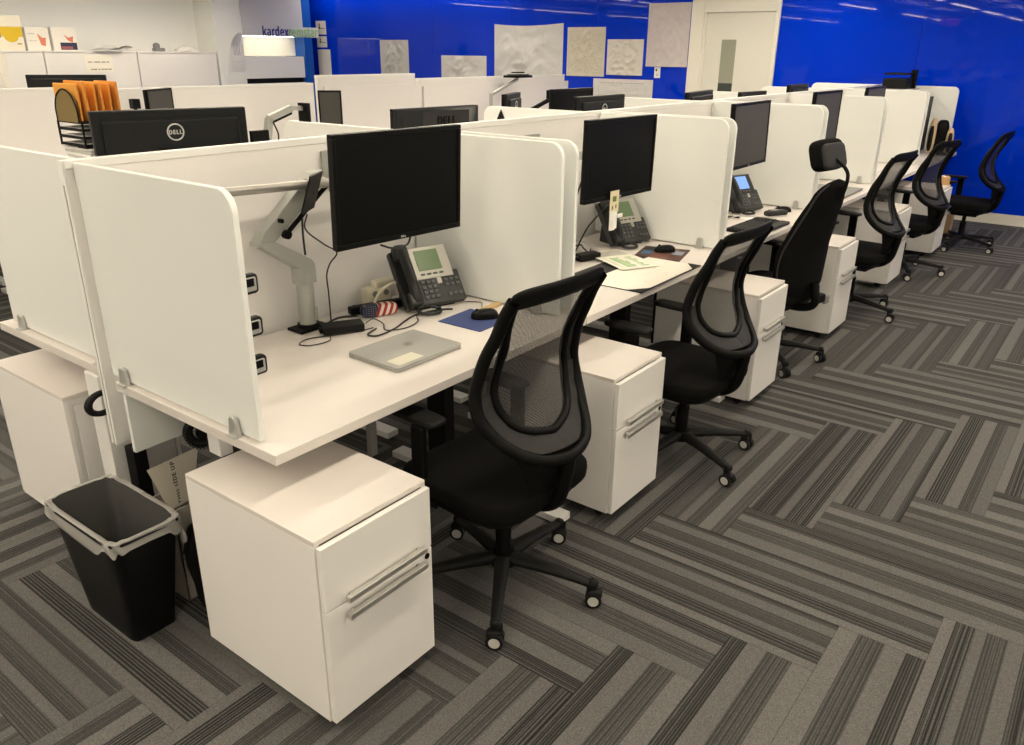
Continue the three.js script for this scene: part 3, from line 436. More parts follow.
// spring arm with an empty plate
{
  const t = thing('spring_monitor_arm', 'silver grey spring monitor arm with an empty black mounting plate', 'monitor arm', [.712, DY, -.735]);
  const S = M.armGrey, k = (x, y) => [x - .712, y - DY, 0];
  mesh('desk_clamp', merge([rbox(.13, .012, .085, .004).translate(0, .006, 0), cyl(.038, .042, .012, 24, 0, .017, 0)]), M.black, t);
  const po = mesh('pole', merge([cyl(.031, .031, .20, 24, 0, .118, 0)]), S, t); mesh('pole_clip', rbox(.012, .05, .006, .002).translate(.018, .06, .03), M.silver, po);
  mesh('lower_link', (() => { const s = new THREE.Shape(); s.moveTo(.031, .18); s.lineTo(.031, .235); s.quadraticCurveTo(.03, .25, .015, .262); s.lineTo(-.135, .352); s.lineTo(-.19, .352); s.lineTo(-.172, .335); s.lineTo(-.031, .238); s.lineTo(-.031, .18); s.closePath(); return new THREE.ExtrudeGeometry(s, { depth: .048, bevelEnabled: true, bevelSize: .004, bevelThickness: .004, bevelSegments: 2 }).translate(0, 0, -.024); })(), S, t);
  const up = mesh('upper_link', (() => { const s = new THREE.Shape(); s.moveTo(-.195, .345); s.lineTo(-.135, .345); s.lineTo(-.10, .372); s.lineTo(.105, .525); s.lineTo(.10, .565); s.lineTo(.055, .56); s.lineTo(-.09, .445); s.lineTo(-.165, .385); s.closePath(); return new THREE.ExtrudeGeometry(s, { depth: .04, bevelEnabled: true, bevelSize: .004, bevelThickness: .004, bevelSegments: 2 }).translate(0, 0, -.02); })(), S, t);
  mesh('cable_cover', merge([beam([-.085, .365, .026], [.135, .53, .026], .012, .016), cyl(.016, .016, .02, 14).rotateX(Math.PI / 2).translate(-.08, .37, .03), cyl(.008, .008, .02, 10).rotateX(Math.PI / 2).translate(-.10, .42, .03)]), M.black, up);
  const pl = mesh('mounting_plate', (() => { const s = new THREE.Shape(); const q = .066; s.moveTo(-q, -q); s.lineTo(q, -q); s.lineTo(q, q); s.lineTo(-q, q); s.closePath(); for (const [x, y, r] of [[0, 0, .016], [-.04, .04, .007], [.04, .04, .007], [-.04, -.04, .007], [.04, -.04, .007], [0, .042, .008], [0, -.042, .008], [-.042, 0, .008], [.042, 0, .008]]) { const h = new THREE.Path(); h.absarc(x, y, r, 0, 6.283, true); s.holes.push(h); } return new THREE.ExtrudeGeometry(s, { depth: .006, bevelEnabled: false, curveSegments: 8 }); })(), M.charcoal, t); { const X = V(.82, 0, -.53).normalize(), Y0 = V(.36, .9, .12), Z = X.clone().cross(Y0).normalize(), Y = Z.clone().cross(X); pl.setRotationFromMatrix(new THREE.Matrix4().makeBasis(X, Y, Z)); pl.position.set(-.02, .515, .105); }
  mesh('plate_joint', merge([bar([.05, .52, 0], [-.02, .515, .10], .013)]), M.black, t);
}
// ------------------------------------------------------------------ telephones
function phone(label, [x, z], yaw, blue = false) {
  const t = thing('desk_phone', label, 'telephone', [x, DY, z], yaw, 'desk phones'); t.scale.setScalar(1.1);
  const tilt = -.72, up = new THREE.Group();
  const R = (g, y0 = .018) => g.rotateX(-Math.PI / 2).rotateX(.95).translate(0, y0, .07);   // local panel: x right, y up the slope, z out
  const panel = (x0, x1, y0, y1, z0, z1, r = .003) => R(rboxB(x0, x1, y0, y1, z0, z1, r));
  mesh('body', panel(-.13, .125, 0, .125, -.03, 0, .008), M.phone, t);
  mesh('body_upper', panel(-.13, .10, .12, .225, -.032, -.004, .008), M.phone, t);
  mesh('stand', (() => { const s = new THREE.Shape(); s.moveTo(.05, .0); s.lineTo(-.09, 0); s.lineTo(-.075, .13); s.lineTo(-.06, .14); s.closePath(); return new THREE.ExtrudeGeometry(s, { depth: .16, bevelEnabled: false }).rotateY(-Math.PI / 2).scale(1, 1, 1).translate(.08, 0, 0); })(), M.phoneDark, t);
  const face = mesh('display_frame', panel(-.055, .10, .10, .225, -.004, .003, .002), blue ? M.phoneDark : M.phoneSilver, t);
  mesh('display', panel(-.036, .062, .132, .212, .002, .005, .001), blue ? M.lcdBlue : M.lcd, face);
  for (let i = 0; i < 4; i++) mesh('soft_key', panel(-.034 + i * .026, -.018 + i * .026, .114, .121, .002, .006, .001), M.phoneKey, face);
  for (let r = 0; r < 4; r++) for (let c = 0; c < 3; c++) mesh('number_key', panel(-.045 + c * .022, -.029 + c * .022, .024 + r * .019, .036 + r * .019, -.001, .005, .0015), M.phoneKey, t);
  for (let r = 0; r < 4; r++) for (let c = 0; c < 3; c++) if (r !== 1) mesh('function_key', panel(.052 + c * .022, .067 + c * .022, .024 + r * .019, .035 + r * .019, -.001, .005, .0015), M.phoneKey, t);
  mesh('navigation_key', panel(.022, .042, .075, .10, -.001, .005, .004), M.phoneSilver, t);
  mesh('cradle', panel(-.132, -.062, .0, .22, -.004, .006, .004), M.phoneDark, t);
  const hs = mesh('handset', R(merge([tube([[-.097, .012, .022], [-.097, .04, .036], [-.097, .115, .043], [-.097, .19, .036], [-.097, .218, .022]], .0185, 30, 12), pillow(.058, .06, .04, .5, .5, 18).translate(-.097, .025, .02), pillow(.058, .06, .04, .5, .5, 18).translate(-.097, .205, .02)])), M.phoneDark, t);
  mesh('cord', tube([[-.10, .02, .082], [-.10, .012, .115], [-.075, .010, .135], [-.03, .010, .13], [-.02, .014, .105], [-.045, .022, .09]], .0065, 50, 8), M.phoneDark, t);
  return t;
}
phone('dark grey desk telephone with green display on the nearest desk', [1.225, -.60], -.30);
phone('dark grey desk telephone with green display on the second desk, under the monitor', [2.725, -.555], -.32);
phone('black desk telephone with lit blue display on the third desk', [4.06, -.44], -.34, true);

// ------------------------------------------------------------------ nearest desk: small things
const D = DY + .0005;
{
  const l = thing('laptop', 'closed silver laptop with a pale sticker on the nearest desk', 'laptop', [.757, D, -.275], -.01);
  const lap = (w, d, r, h, y) => { const s = new THREE.Shape(); const a = w / 2, b = d / 2; s.moveTo(-a + r, -b); s.lineTo(a - r, -b); s.absarc(a - r, -b + r, r, -Math.PI / 2, 0); s.lineTo(a, b - r); s.absarc(a - r, b - r, r, 0, Math.PI / 2); s.lineTo(-a + r, b); s.absarc(-a + r, b - r, r, Math.PI / 2, Math.PI); s.lineTo(-a, -b + r); s.absarc(-a + r, -b + r, r, Math.PI, Math.PI * 1.5); return new THREE.ExtrudeGeometry(s, { depth: h - .002, bevelEnabled: true, bevelSize: .001, bevelThickness: .001, bevelSegments: 1, curveSegments: 6 }).rotateX(-Math.PI / 2).translate(0, y + .001, 0); };
  const al = std(.40, .40, .38, .42, { metalness: .6 });
  mesh('base', lap(.312, .24, .012, .008, .0015), al, l); const lid = mesh('lid', lap(.312, .24, .012, .006, .0105), al, l);
  mesh('sticker', boxB(-.135, -.02, .0166, .0169, .045, .105), std(.66, .64, .52, .6), lid); mesh('lid_logo', (() => { const s = new THREE.Shape(); s.absarc(0, 0, .018, 0, 6.28); return new THREE.ExtrudeGeometry(s, { depth: .0004, bevelEnabled: false, curveSegments: 10 }).rotateX(-Math.PI / 2).translate(.03, .0165, -.02); })(), std(.30, .30, .285, .3, { metalness: .5 }), lid);
  mesh('feet', merge([-1, 1].flatMap(a => [-1, 1].map(b => cyl(.006, .006, .002, 8, a * .13, .001, b * .1)))), M.black, l);
}
function mouse(label, [x, z], yaw, y = D) {
  const t = thing('computer_mouse', label, 'mouse', [x, y, z], yaw, 'computer mice');
  const g = pillow(.06, .066, .11, .75, .7, 24).translate(0, .002, 0); const p = g.attributes.position; for (let i = 0; i < p.count; i++) p.setY(i, Math.max(.001, p.getY(i) * (1 + p.getZ(i) * 1.5))); g.computeVertexNormals();
  mesh('shell', g, M.blackGloss, t); mesh('wheel', cyl(.008, .008, .006, 12).rotateZ(Math.PI / 2).translate(0, .030, -.03), M.charcoal, t); return t;
}
solo('mouse_pad', rbox(.20, .003, .205, .001).translate(0, .0015, 0), M.padBlue, 'blue mouse pad on the nearest desk', 'mouse pad', [1.175, D, -.315], .03);
mouse('black computer mouse on the blue pad', [1.215, -.30], .9, D + .0035);
solo('wooden_ruler', rbox(.13, .012, .028, .002).translate(0, .006, 0), M.wood, 'short tan wooden stick behind the mouse on the nearest desk', 'stick', [1.33, D, -.365], .1);
{
  const b = thing('power_brick', 'black laptop power brick on the nearest desk', 'power adapter', [.765, D, -.605], -.5); mesh('brick', rbox(.15, .034, .065, .006, 2).translate(0, .018, 0), M.charcoal, b); mesh('plug_socket', rbox(.012, .018, .03, .003).translate(-.08, .016, 0), M.black, b);
  const fl = thing('flag_pack', 'small pouch printed with stars and stripes on the nearest desk', 'pouch', [.985, D, -.645], -.42);
  mesh('pouch', (() => { const g = pillow(.15, .05, .05, .55, .5, 24).translate(0, .025, 0); const p = g.attributes.position, uv = g.attributes.uv; for (let i = 0; i < p.count; i++) uv.setXY(i, p.getX(i) / .15 + .5, p.getY(i) / .05); return g; })(), printed(canvasTex(256, 96, (g, w, h) => { g.fillStyle = '#b8b0a4'; g.fillRect(0, 0, w, h); g.fillStyle = '#1d2340'; g.fillRect(0, 0, 110, h); g.fillStyle = '#b9b9c4'; for (let y = 8; y < h; y += 16) for (let x = 6 + (y % 32 ? 8 : 0); x < 106; x += 16) { g.beginPath(); g.arc(x, y, 2.6, 0, 7); g.fill(); } g.save(); g.translate(110, 0); g.transform(1, 0, -.35, 1, 20, 0); for (let i = 0; i < 7; i++) { g.fillStyle = i % 2 ? '#d8cfc2' : '#9e2420'; g.fillRect(i * 22 - 12, 0, 22, h); } g.restore(); }), .6), fl);
  const wa = thing('white_adapter', 'white plug adapter with round sockets behind the striped pouch', 'power adapter', [1.09, D, -.765], -.2); mesh('block', rbox(.12, .075, .06, .014, 2).translate(0, .037, 0), M.cream, wa); for (const s of [-1, 1]) mesh('socket', cyl(.012, .012, .004, 14).rotateX(Math.PI / 2).translate(s * .026, .052, .031), M.midGrey, wa);
  mesh('pale_top', rbox(.09, .03, .05, .01, 2).translate(.03, .083, 0), M.cream, wa);
  const st = thing('power_strip', 'black power strip lying against the centre screen of the nearest desk', 'power strip', [1.03, D, -.70], -.32); mesh('strip', rbox(.24, .03, .04, .006, 2).translate(0, .016, 0), M.black, st); mesh('socket_face', box(.2, .002, .026, 0, .032, 0), M.charcoal, st);
  const cable = (pts, r, mat, label) => solo('cable', tube(pts, r, 90, 6), mat, label, 'cable');
  const y = D + .004;
  cable([[.70, y, -.60], [.66, y, -.56], [.585, y, -.575], [.57, y, -.61], [.62, y, -.635], [.70, y, -.60], [.80, y, -.555], [.86, y, -.545]], .0022, M.wire, 'thin black cable looped beside the power brick');
  cable([[.86, y, -.53], [.79, y, -.50], [.80, y, -.47], [.90, y, -.475], [.98, y, -.505], [1.06, y, -.53], [1.14, y, -.52], [1.19, y, -.50], [1.22, y, -.47]], .0036, M.wire, 'thick black cable running from the power brick to telephone');
  cable([[.845, D + .02, -.57], [.90, D + .02, -.585], [.905, D + .01, -.54], [.87, y, -.49], [.93, y, -.45], [1.02, y, -.47], [1.06, y, -.515]], .0022, M.wire, 'thin black cable curling past the striped pouch');
  cable([[.99, D + .03, -.68], [1.0, D + .085, -.655], [1.05, D + .11, -.65], [1.11, D + .10, -.66], [1.12, D + .05, -.68]], .0055, M.cream, 'white cable arched over the power strip');
  cable([[1.33, y, -.50], [1.36, y, -.44], [1.32, y, -.40], [1.27, y, -.36], [1.24, y, -.345]], .0018, M.wire, 'thin mouse cord on the nearest desk');
  cable([[.70, y, -.63], [.76, y, -.70], [.86, y, -.735], [.92, y, -.70]], .004, M.wire, 'black cable behind the power brick by the centre screen');
  cable([[.715, DY + .43, -.69], [.70, DY + .385, -.69], [.775, DY + .315, -.69], [.835, DY + .27, -.69], [.80, DY + .238, -.69], [.785, DY + .20, -.695], [.79, DY + .13, -.70], [.80, DY + .006, -.71]], .0028, M.wire, 'black cable hanging between the spring arm and the desk');
  cable([[.70, DY + .42, -.70], [.705, DY + .36, -.71], [.715, DY + .28, -.72]], .004, M.wire, 'short black cable hanging behind the spring arm');
  cable([[.82, DY + .50, -.69], [.88, DY + .475, -.62], [.95, DY + .46, -.5]], .003, M.wire, 'black cable from the spring arm to the nearest monitor');
  cable([[.80, DY + .345, -.42], [.84, DY + .33, -.40], [.90, DY + .335, -.39], [.93, DY + .36, -.40]], .0035, M.wire, 'black cable loop under the nearest monitor');
}
// three small devices on the inner face of the near divider
[1.153, 1.041, .936].forEach((y, i) => {
  const t = thing('wall_device', `${['upper', 'middle', 'lower'][i]} of three small grey and black devices on the near divider`, 'device', [.038, y, -.125], 0, 'devices on the near divider');
  mesh('case', rbox(.058, .052, .03, .011, 3).translate(.024, 0, 0), M.black, t); mesh('face', rbox(.046, .038, .012, .007, 3).translate(.021, .001, .0115), std(.36, .36, .35, .45), t);
  mesh('window', box(.030, .020, .003, .019, .007, .0175), M.blackGloss, t); mesh('white_tab', box(.012, .008, .004, .006, -.013, .017), M.paper, t);
});

// ------------------------------------------------------------------ second desk
{
  const dp = thing('desk_blotter', 'white desk calendar pad with dark corner holders on the second desk', 'desk pad', [2.205, D, -.20], .01);
  mesh('board', rbox(.60, .003, .41, .001).translate(0, .0015, 0), M.darkGrey, dp);
  mesh('calendar_sheet', boxB(-.297, .297, .0032, .0042, -.08, .195), printed(canvasTex(256, 128, (g, w, h) => { g.fillStyle = '#efeadd'; g.fillRect(0, 0, w, h); g.fillStyle = '#c9c4b6'; for (let i = 0; i < 14; i++) g.fillRect(rnd() * w, rnd() * h, rr(4, 12), 2); })), dp);
  for (const s of [-1, 1]) { const sh = new THREE.Shape(); sh.moveTo(s * .302, -.207); sh.lineTo(s * .302, -.135); sh.lineTo(s * .205, -.207); sh.closePath(); mesh('corner_holder', new THREE.ExtrudeGeometry(sh, { depth: .0012, bevelEnabled: false }).rotateX(-Math.PI / 2).translate(0, .0045, 0), M.charcoal, dp); }
  const ss = solo('printed_chart', grid(10, 12, (u, v) => [(u - .5) * .21, .006 + .004 * Math.sin(v * 3.14) + .012 * Math.max(0, v - .8), -(v - .5) * .365]), printed(canvasTex(160, 256, (g, w, h) => { g.fillStyle = '#e9e7d8'; g.fillRect(0, 0, w, h); g.fillStyle = '#b8b7ac'; g.fillRect(6, 10, 148, 70); g.fillStyle = '#d9d8cc'; for (let y = 14; y < 78; y += 8) g.fillRect(6, y, 148, 2); g.fillStyle = '#7fae6a'; for (let y = 110; y < 230; y += 14) { g.fillRect(40, y, 30 + rnd() * 16, 9); g.fillRect(104, y + 4, 12 + rnd() * 20, 7); } g.fillStyle = '#9a9a90'; for (let y = 104; y < 240; y += 14) g.fillRect(14, y, 16, 3); })), 'printed sheet with green table cells lying on the second desk', 'paper', [2.345, D + .004, -.355], .12);
  ss.rotation.y = -.47;
  solo('picture_mouse_pad', rbox(.27, .003, .24, .001).translate(0, .0015, 0), printed(canvasTex(128, 128, (g, w, h) => { g.fillStyle = '#4a2f26'; g.fillRect(0, 0, w, h); for (const [c, x, y, a, b] of [['#6d4436', 0, 40, 60, 50], ['#3a5c86', 40, 10, 40, 26], ['#7a5a44', 70, 60, 50, 40], ['#26221f', 80, 8, 48, 40], ['#8e95a6', 60, 90, 40, 30], ['#553026', 10, 90, 40, 34]]) { g.fillStyle = c; g.fillRect(x, y, a, b); } }), .6), 'dark brown picture mouse pad on the second desk', 'mouse pad', [2.625, D, -.27], .25);
  mouse('black computer mouse on the brown picture pad', [2.665, -.275], .7, D + .0035);
  const y = D + .004;
  solo('cable', tube([[2.16, y, -.52], [2.24, y, -.56], [2.33, y, -.53], [2.38, D + .03, -.60], [2.45, D + .02, -.66], [2.36, y, -.70], [2.28, y, -.62], [2.36, y, -.55], [2.46, y, -.60]], .0045, 90, 6), M.wire, 'tangled black cable on the second desk beside telephone', 'cable');
  solo('cable', tube([[2.20, y, -.60], [2.30, D + .03, -.64], [2.38, D + .055, -.68], [2.46, D + .03, -.62], [2.42, y, -.56], [2.34, D + .02, -.66], [2.46, D + .05, -.74]], .0035, 90, 6), M.paperGrey, 'pale cable tangle on the second desk beside telephone', 'cable');
  const b = thing('power_brick', 'black power brick on the second desk near the divider', 'power adapter', [2.27, D, -.50], -.3); mesh('brick', rbox(.13, .034, .06, .006, 2).translate(0, .018, 0), M.charcoal, b); mesh('plug_socket', rbox(.012, .018, .03, .003).translate(-.07, .016, 0), M.black, b);
  solo('cable', tube([[2.44, DY + .10, -.80], [2.47, DY + .15, -.80], [2.52, DY + .17, -.80], [2.50, DY + .12, -.80], [2.46, DY + .08, -.80], [2.44, DY + .006, -.79]], .008, 40, 8), M.wire, 'black cable plug loop against the centre screen of second desk', 'cable');
  solo('cable', tube([[2.03, DY + .42, -.40], [2.04, DY + .30, -.45], [2.10, DY + .14, -.56], [2.12, DY + .006, -.62]], .004, 40, 6), M.wire, 'black cable dropping behind the left of the second monitor', 'cable');
  solo('cable', tube([[2.30, DY + .36, -.36], [2.31, DY + .30, -.40], [2.30, DY + .16, -.52], [2.30, DY + .006, -.60]], .004, 40, 6), M.wire, 'black cable dropping below the right of the second monitor', 'cable');
  const tg = thing('hanging_tag', 'pale paper tags hanging from the bottom of second monitor', 'tag', [2.175, 1.078, -.312], -.063);
  const tagTex = printed(canvasTex(64, 96, (g, w, h) => { g.fillStyle = '#e2d7b8'; g.fillRect(0, 0, w, h); g.fillStyle = '#6a7a3a'; g.fillRect(18, 24, 28, 24); g.fillStyle = '#5a4a34'; g.fillRect(14, 66, 8, 16); g.fillRect(40, 62, 8, 16); }));
  mesh('upper_tag', box(.07, .10, .002, 0, -.02, .004), tagTex, tg); mesh('lower_tag', grid(6, 6, (u, v) => [(u - .5) * .075, -.15 + v * .09, .006 + .008 * Math.sin(u * 5)]), M.paper, tg); mesh('side_tag', box(.04, .018, .002, .05, -.09, .006), M.paper, tg);
}
// ------------------------------------------------------------------ third to sixth desks
{
  const k = thing('keyboard', 'black full size keyboard on the third desk', 'keyboard', [3.585, D, -.165], -.02);
  mesh('case', rbox(.45, .018, .155, .005, 2).translate(0, .010, 0), M.charcoal, k);
  const keyG = rbox(.0165, .008, .0165, .002); const keys = []; for (let r = 0; r < 6; r++) for (let c = 0; c < 21; c++) if (!(c === 15 || c === 18) && !(r === 0 && c % 5 === 1)) keys.push([-.205 + c * .0204, .021, -.056 + r * .0215]);
  keys.forEach(p => { mesh('key', keyG, M.darkGrey, k, ...p); });
  const ro = rbox(.45, .02, .06, .008, 2); mesh('palm_rest', ro.translate(0, .010, .11), M.darkGrey, k);
  mouse('black computer mouse on the third desk, next to the divider', [4.20, -.21], .5);
  const dv = thing('headset_dock', 'dark grey handheld device lying beside the mouse on the third desk', 'device', [4.02, D, -.19], 1.1); mesh('body', pillow(.07, .04, .17, .6, .5, 20).translate(0, .02, 0), M.darkGrey, dv); mesh('panel', rbox(.04, .004, .06, .002).translate(0, .0405, -.02), M.midGrey, dv);
  solo('cable', tube([[3.45, D + .004, -.42], [3.6, D + .01, -.36], [3.75, D + .02, -.34], [3.86, D + .005, -.30], [3.92, D + .006, -.20], [4.05, D + .006, -.13]], .004, 60, 6), M.paperGrey, 'pale cable on the third desk beside keyboard', 'cable');
  solo('cable', tube([[3.3, D + .004, -.45], [3.45, D + .03, -.38], [3.6, D + .03, -.42], [3.75, D + .01, -.40], [3.8, D + .006, -.34]], .006, 60, 6), M.wire, 'black cable tangle on the third desk behind keyboard', 'cable');
  solo('sticky_note', box(.10, .002, .08, 0, .001, 0), M.paper, 'small white paper in front of the blue display telephone', 'paper', [3.83, D, -.305], .3);
  const lp = thing('laptop', 'closed dark grey laptop on the fourth desk', 'laptop', [5.22, D, -.21], .02); mesh('base', rbox(.50, .010, .33, .003).translate(0, .006, 0), M.midGrey, lp); mesh('lid', rbox(.50, .006, .33, .003).translate(0, .0145, 0), std(.27, .27, .27, .4, { metalness: .4 }), lp);
  solo('paper_sheet', box(.5, .002, .22, 0, .001, 0), std(.62, .60, .56, .8), 'pale grey sheet along the front of the fifth desk', 'paper', [6.55, D, -.14], .0);
  const hp = thing('tote_bag', 'black and tan upright bag standing on the sixth desk', 'bag', [8.55, D, -.13], .15);
  mesh('bag_body', pillow(.16, .34, .13, .6, .5, 24).translate(0, .172, 0), M.black, hp);
  for (const k of [-1, 1]) { const c = mesh('side_pocket', pillow(.12, k < 0 ? .36 : .27, .075, .8, .7, 20).translate(-.06, k < 0 ? .182 : .137, k * .085), std(.66, .50, .32, .8), hp); mesh('pocket_trim', pillow(.05, k < 0 ? .26 : .20, .045, .7, .7, 18).translate(-.105, k < 0 ? .16 : .125, k * .09), M.charcoal, c); }
  const jar = thing('pen_cup', 'black pen cup next to the tan bag on the sixth desk', 'cup', [8.12, D, -.50]); mesh('cup', new THREE.LatheGeometry([[.0, 0], [.042, 0], [.046, .11], [.042, .11], [.039, .006], [0, .006]].map(p => new THREE.Vector2(...p)), 20), M.black, jar); for (let i = 0; i < 3; i++) mesh('pen', bar([0, .01, 0], [.02 * Math.cos(i * 2), .17, .02 * Math.sin(i * 2)], .004), M.midGrey, jar);
  mouse('black computer mouse on the sixth desk', [8.40, -.07], .8);
  solo('cable', tube([[8.15, D + .004, -.10], [8.25, D + .02, -.06], [8.35, D + .006, -.05], [8.45, D + .006, -.12]], .004, 40, 6), M.wire, 'black cable on the sixth desk in front of tan bag', 'cable');
  // small boxes by the last pedestal
  const o = thing('orange_carton', 'small tan cardboard box on the pedestal nearest the blue wall', 'box', [7.22, .605, .20], .3); mesh('carton', rbox(.12, .07, .09, .002).translate(0, .035, 0), std(.62, .36, .17, .8), o); mesh('tape', box(.122, .002, .02, 0, .071, 0), M.cream, o);
  const cb = thing('floor_carton', 'brown cardboard box on the floor behind the last chair', 'box', [8.15, 0, .05], .1); mesh('carton', rbox(.4, .28, .3, .003).translate(0, .141, 0), std(.48, .33, .18, .85), cb); mesh('tape', box(.402, .002, .05, 0, .282, 0), M.cream, cb);
}

// ------------------------------------------------------------------ under the near desk: bin, box, bag
{
  const b = thing('waste_bin', 'black rectangular waste bin with a clear bag liner beside the nearest pedestal', 'waste bin', [-.135, 0, -.675], 0.0);
  const H = .385, hw = y => .072 + .034 * y / H, hd = y => .150 + .055 * y / H;
  const ring = (y, ex, n = 48) => { const o = []; for (let i = 0; i < n; i++) { const a = i / n * Math.PI * 2; o.push([(hw(y) + ex) * sp(Math.cos(a), .22), y, (hd(y) + ex) * sp(Math.sin(a), .22)]); } return o; };
  const rg = (y, ex, u) => { const a = u * Math.PI * 2; return [(hw(y) + ex) * sp(Math.cos(a), .22), y, (hd(y) + ex) * sp(Math.sin(a), .22)]; };
  mesh('bin_body', merge([grid(64, 6, (u, v) => rg(.002 + v * H, 0, u)), grid(64, 6, (u, v) => rg(.012 + v * (H - .01), -.004, u)), grid(64, 1, (u, v) => { const p = rg(.004, 0, u); return [p[0] * v, .004, p[2] * v]; })]), M.blackGloss, b);
  mesh('rim', tube(ring(H, .004), .005, 120, 6, true), M.black, b);
  const wv = u => .008 * Math.sin(u * 40) + .006 * Math.sin(u * 91 + 1) + .008 * Math.sin(u * 13);
  const lin = mesh('bag_liner', grid(96, 10, (u, v) => { const y = H + .008 - v * .30; const k = .006 * Math.sin(u * 70 + v * 5) * v + .012 * v * Math.sin(u * 23); const p = rg(Math.min(y, H), -.008 - Math.abs(k) - .012 * v, u); p[1] = y; return p; }), M.liner, b);
  mesh('folded_cuff', grid(120, 6, (u, v) => { const drop = .042 + wv(u); const y = H + .009 - v * drop; const p = rg(Math.min(H, y), .007 + .004 * Math.sin(u * 60 + v * 4) + .006 * v, u); p[1] = y; return p; }), M.linerThick, lin);
  mesh('rim_fold', grid(120, 3, (u, v) => { const p = rg(H, -.008 + v * .016, u); p[1] = H + .009 + .003 * Math.sin(v * 3.14) + .002 * Math.sin(u * 70); return p; }), M.linerThick, lin);
  mesh('tie_loop', tube([[.118, .34, .16], [.124, .30, .165], [.122, .275, .172], [.124, .29, .182], [.122, .325, .175], [.118, .345, .17]], .004, 30, 6), M.linerThick, lin);
  const c = thing('shipping_box', 'open white shipping box printed THIS SIDE UP under the nearest desk', 'box', [0, 0, 0], 0);
  mesh('carton', merge([boxB(.01, .20, .001, .006, -.72, -.58), boxB(.01, .20, .001, .345, -.585, -.58), boxB(.01, .20, .001, .345, -.72, -.715), boxB(.01, .015, .001, .345, -.72, -.58), boxB(.195, .20, .001, .345, -.72, -.58)]), std(.40, .37, .32, .85), c);
  const fl = mesh('printed_flap', grid(2, 2, (u, v) => { const a = [-.035, .50, -.615], b = [.15, .502, -.63], d = [.0, .352, -.585], e = [.085, .355, -.59]; const o = [0, 1, 2].map(k => (d[k] * (1 - u) + e[k] * u) * (1 - v) + (a[k] * (1 - u) + b[k] * u) * v); return o; }), printed(canvasTex(256, 160, (g, w, h) => { g.fillStyle = '#b9b3a5'; g.fillRect(0, 0, w, h); g.fillStyle = '#2a2724'; g.font = 'bold 36px sans-serif'; g.save(); g.translate(128, 154); g.rotate(-Math.PI / 2); g.fillText('THIS SIDE UP', 0, 0, 146); g.restore(); }), .8), c, 0, 0, 0);
  const bg = thing('black_backpack', 'black bag slumped under the nearest desk behind the waste bin', 'bag', [.06, 0, -.45], .3); mesh('sack', (() => { const g = pillow(.12, .34, .20, .7, .7, 28).translate(0, .172, 0); const p = g.attributes.position; for (let i = 0; i < p.count; i++) { const k = 1 + .10 * Math.sin(p.getY(i) * 30 + p.getX(i) * 40) * Math.sin(p.getZ(i) * 25); p.setX(i, p.getX(i) * k); p.setZ(i, p.getZ(i) * k); } g.computeVertexNormals(); return g; })(), M.blackSoft, bg); mesh('strap', tube([[-.03, .31, .04], [-.05, .35, 0], [-.04, .33, -.05], [-.06, .24, -.07]], .008, 30, 6), M.black, bg);
  // cable coil on the far desk leg, black support post, fan
  solo('cable_coil', (() => new THREE.TorusGeometry(.048, .013, 10, 40).scale(1, .72, 1).rotateY(.3))(), M.charcoal, 'black coiled cable hanging beneath the far side desk by the centre screen', 'cable', [.012, .622, -.93], -.2);
  const f = thing('desk_fan', 'black round ribbed desk fan tucked under the nearest desk', 'fan', [.165, .555, -.62], -.5); mesh('housing', new THREE.TorusGeometry(.042, .016, 10, 36), M.charcoal, f); const ribs = []; for (let i = 0; i < 28; i++) { const a = i / 28 * 6.283; ribs.push(bar([.038 * Math.cos(a), .038 * Math.sin(a), -.02], [.052 * Math.cos(a), .052 * Math.sin(a), .025], .0025, .003, 5)); } mesh('ribs', merge(ribs), M.darkGrey, f); mesh('hub', cyl(.02, .02, .03, 16).rotateX(Math.PI / 2), M.black, f); mesh('bracket', bar([0, .045, 0], [0, .148, 0], .008), M.black, f);
  solo('equipment_post', rboxB(-.022, .022, .002, .50, -.03, .03, .004), M.black, 'black metal post under the centre screen behind the waste bin', 'post', [.03, 0, -.80]);
  solo('grey_post', rboxB(-.045, .045, .002, .70, -.045, .045, .004), M.whiteMetal, 'white square metal post beneath the far side desk beside coiled cable', 'post', [.072, 0, -1.012]);
}

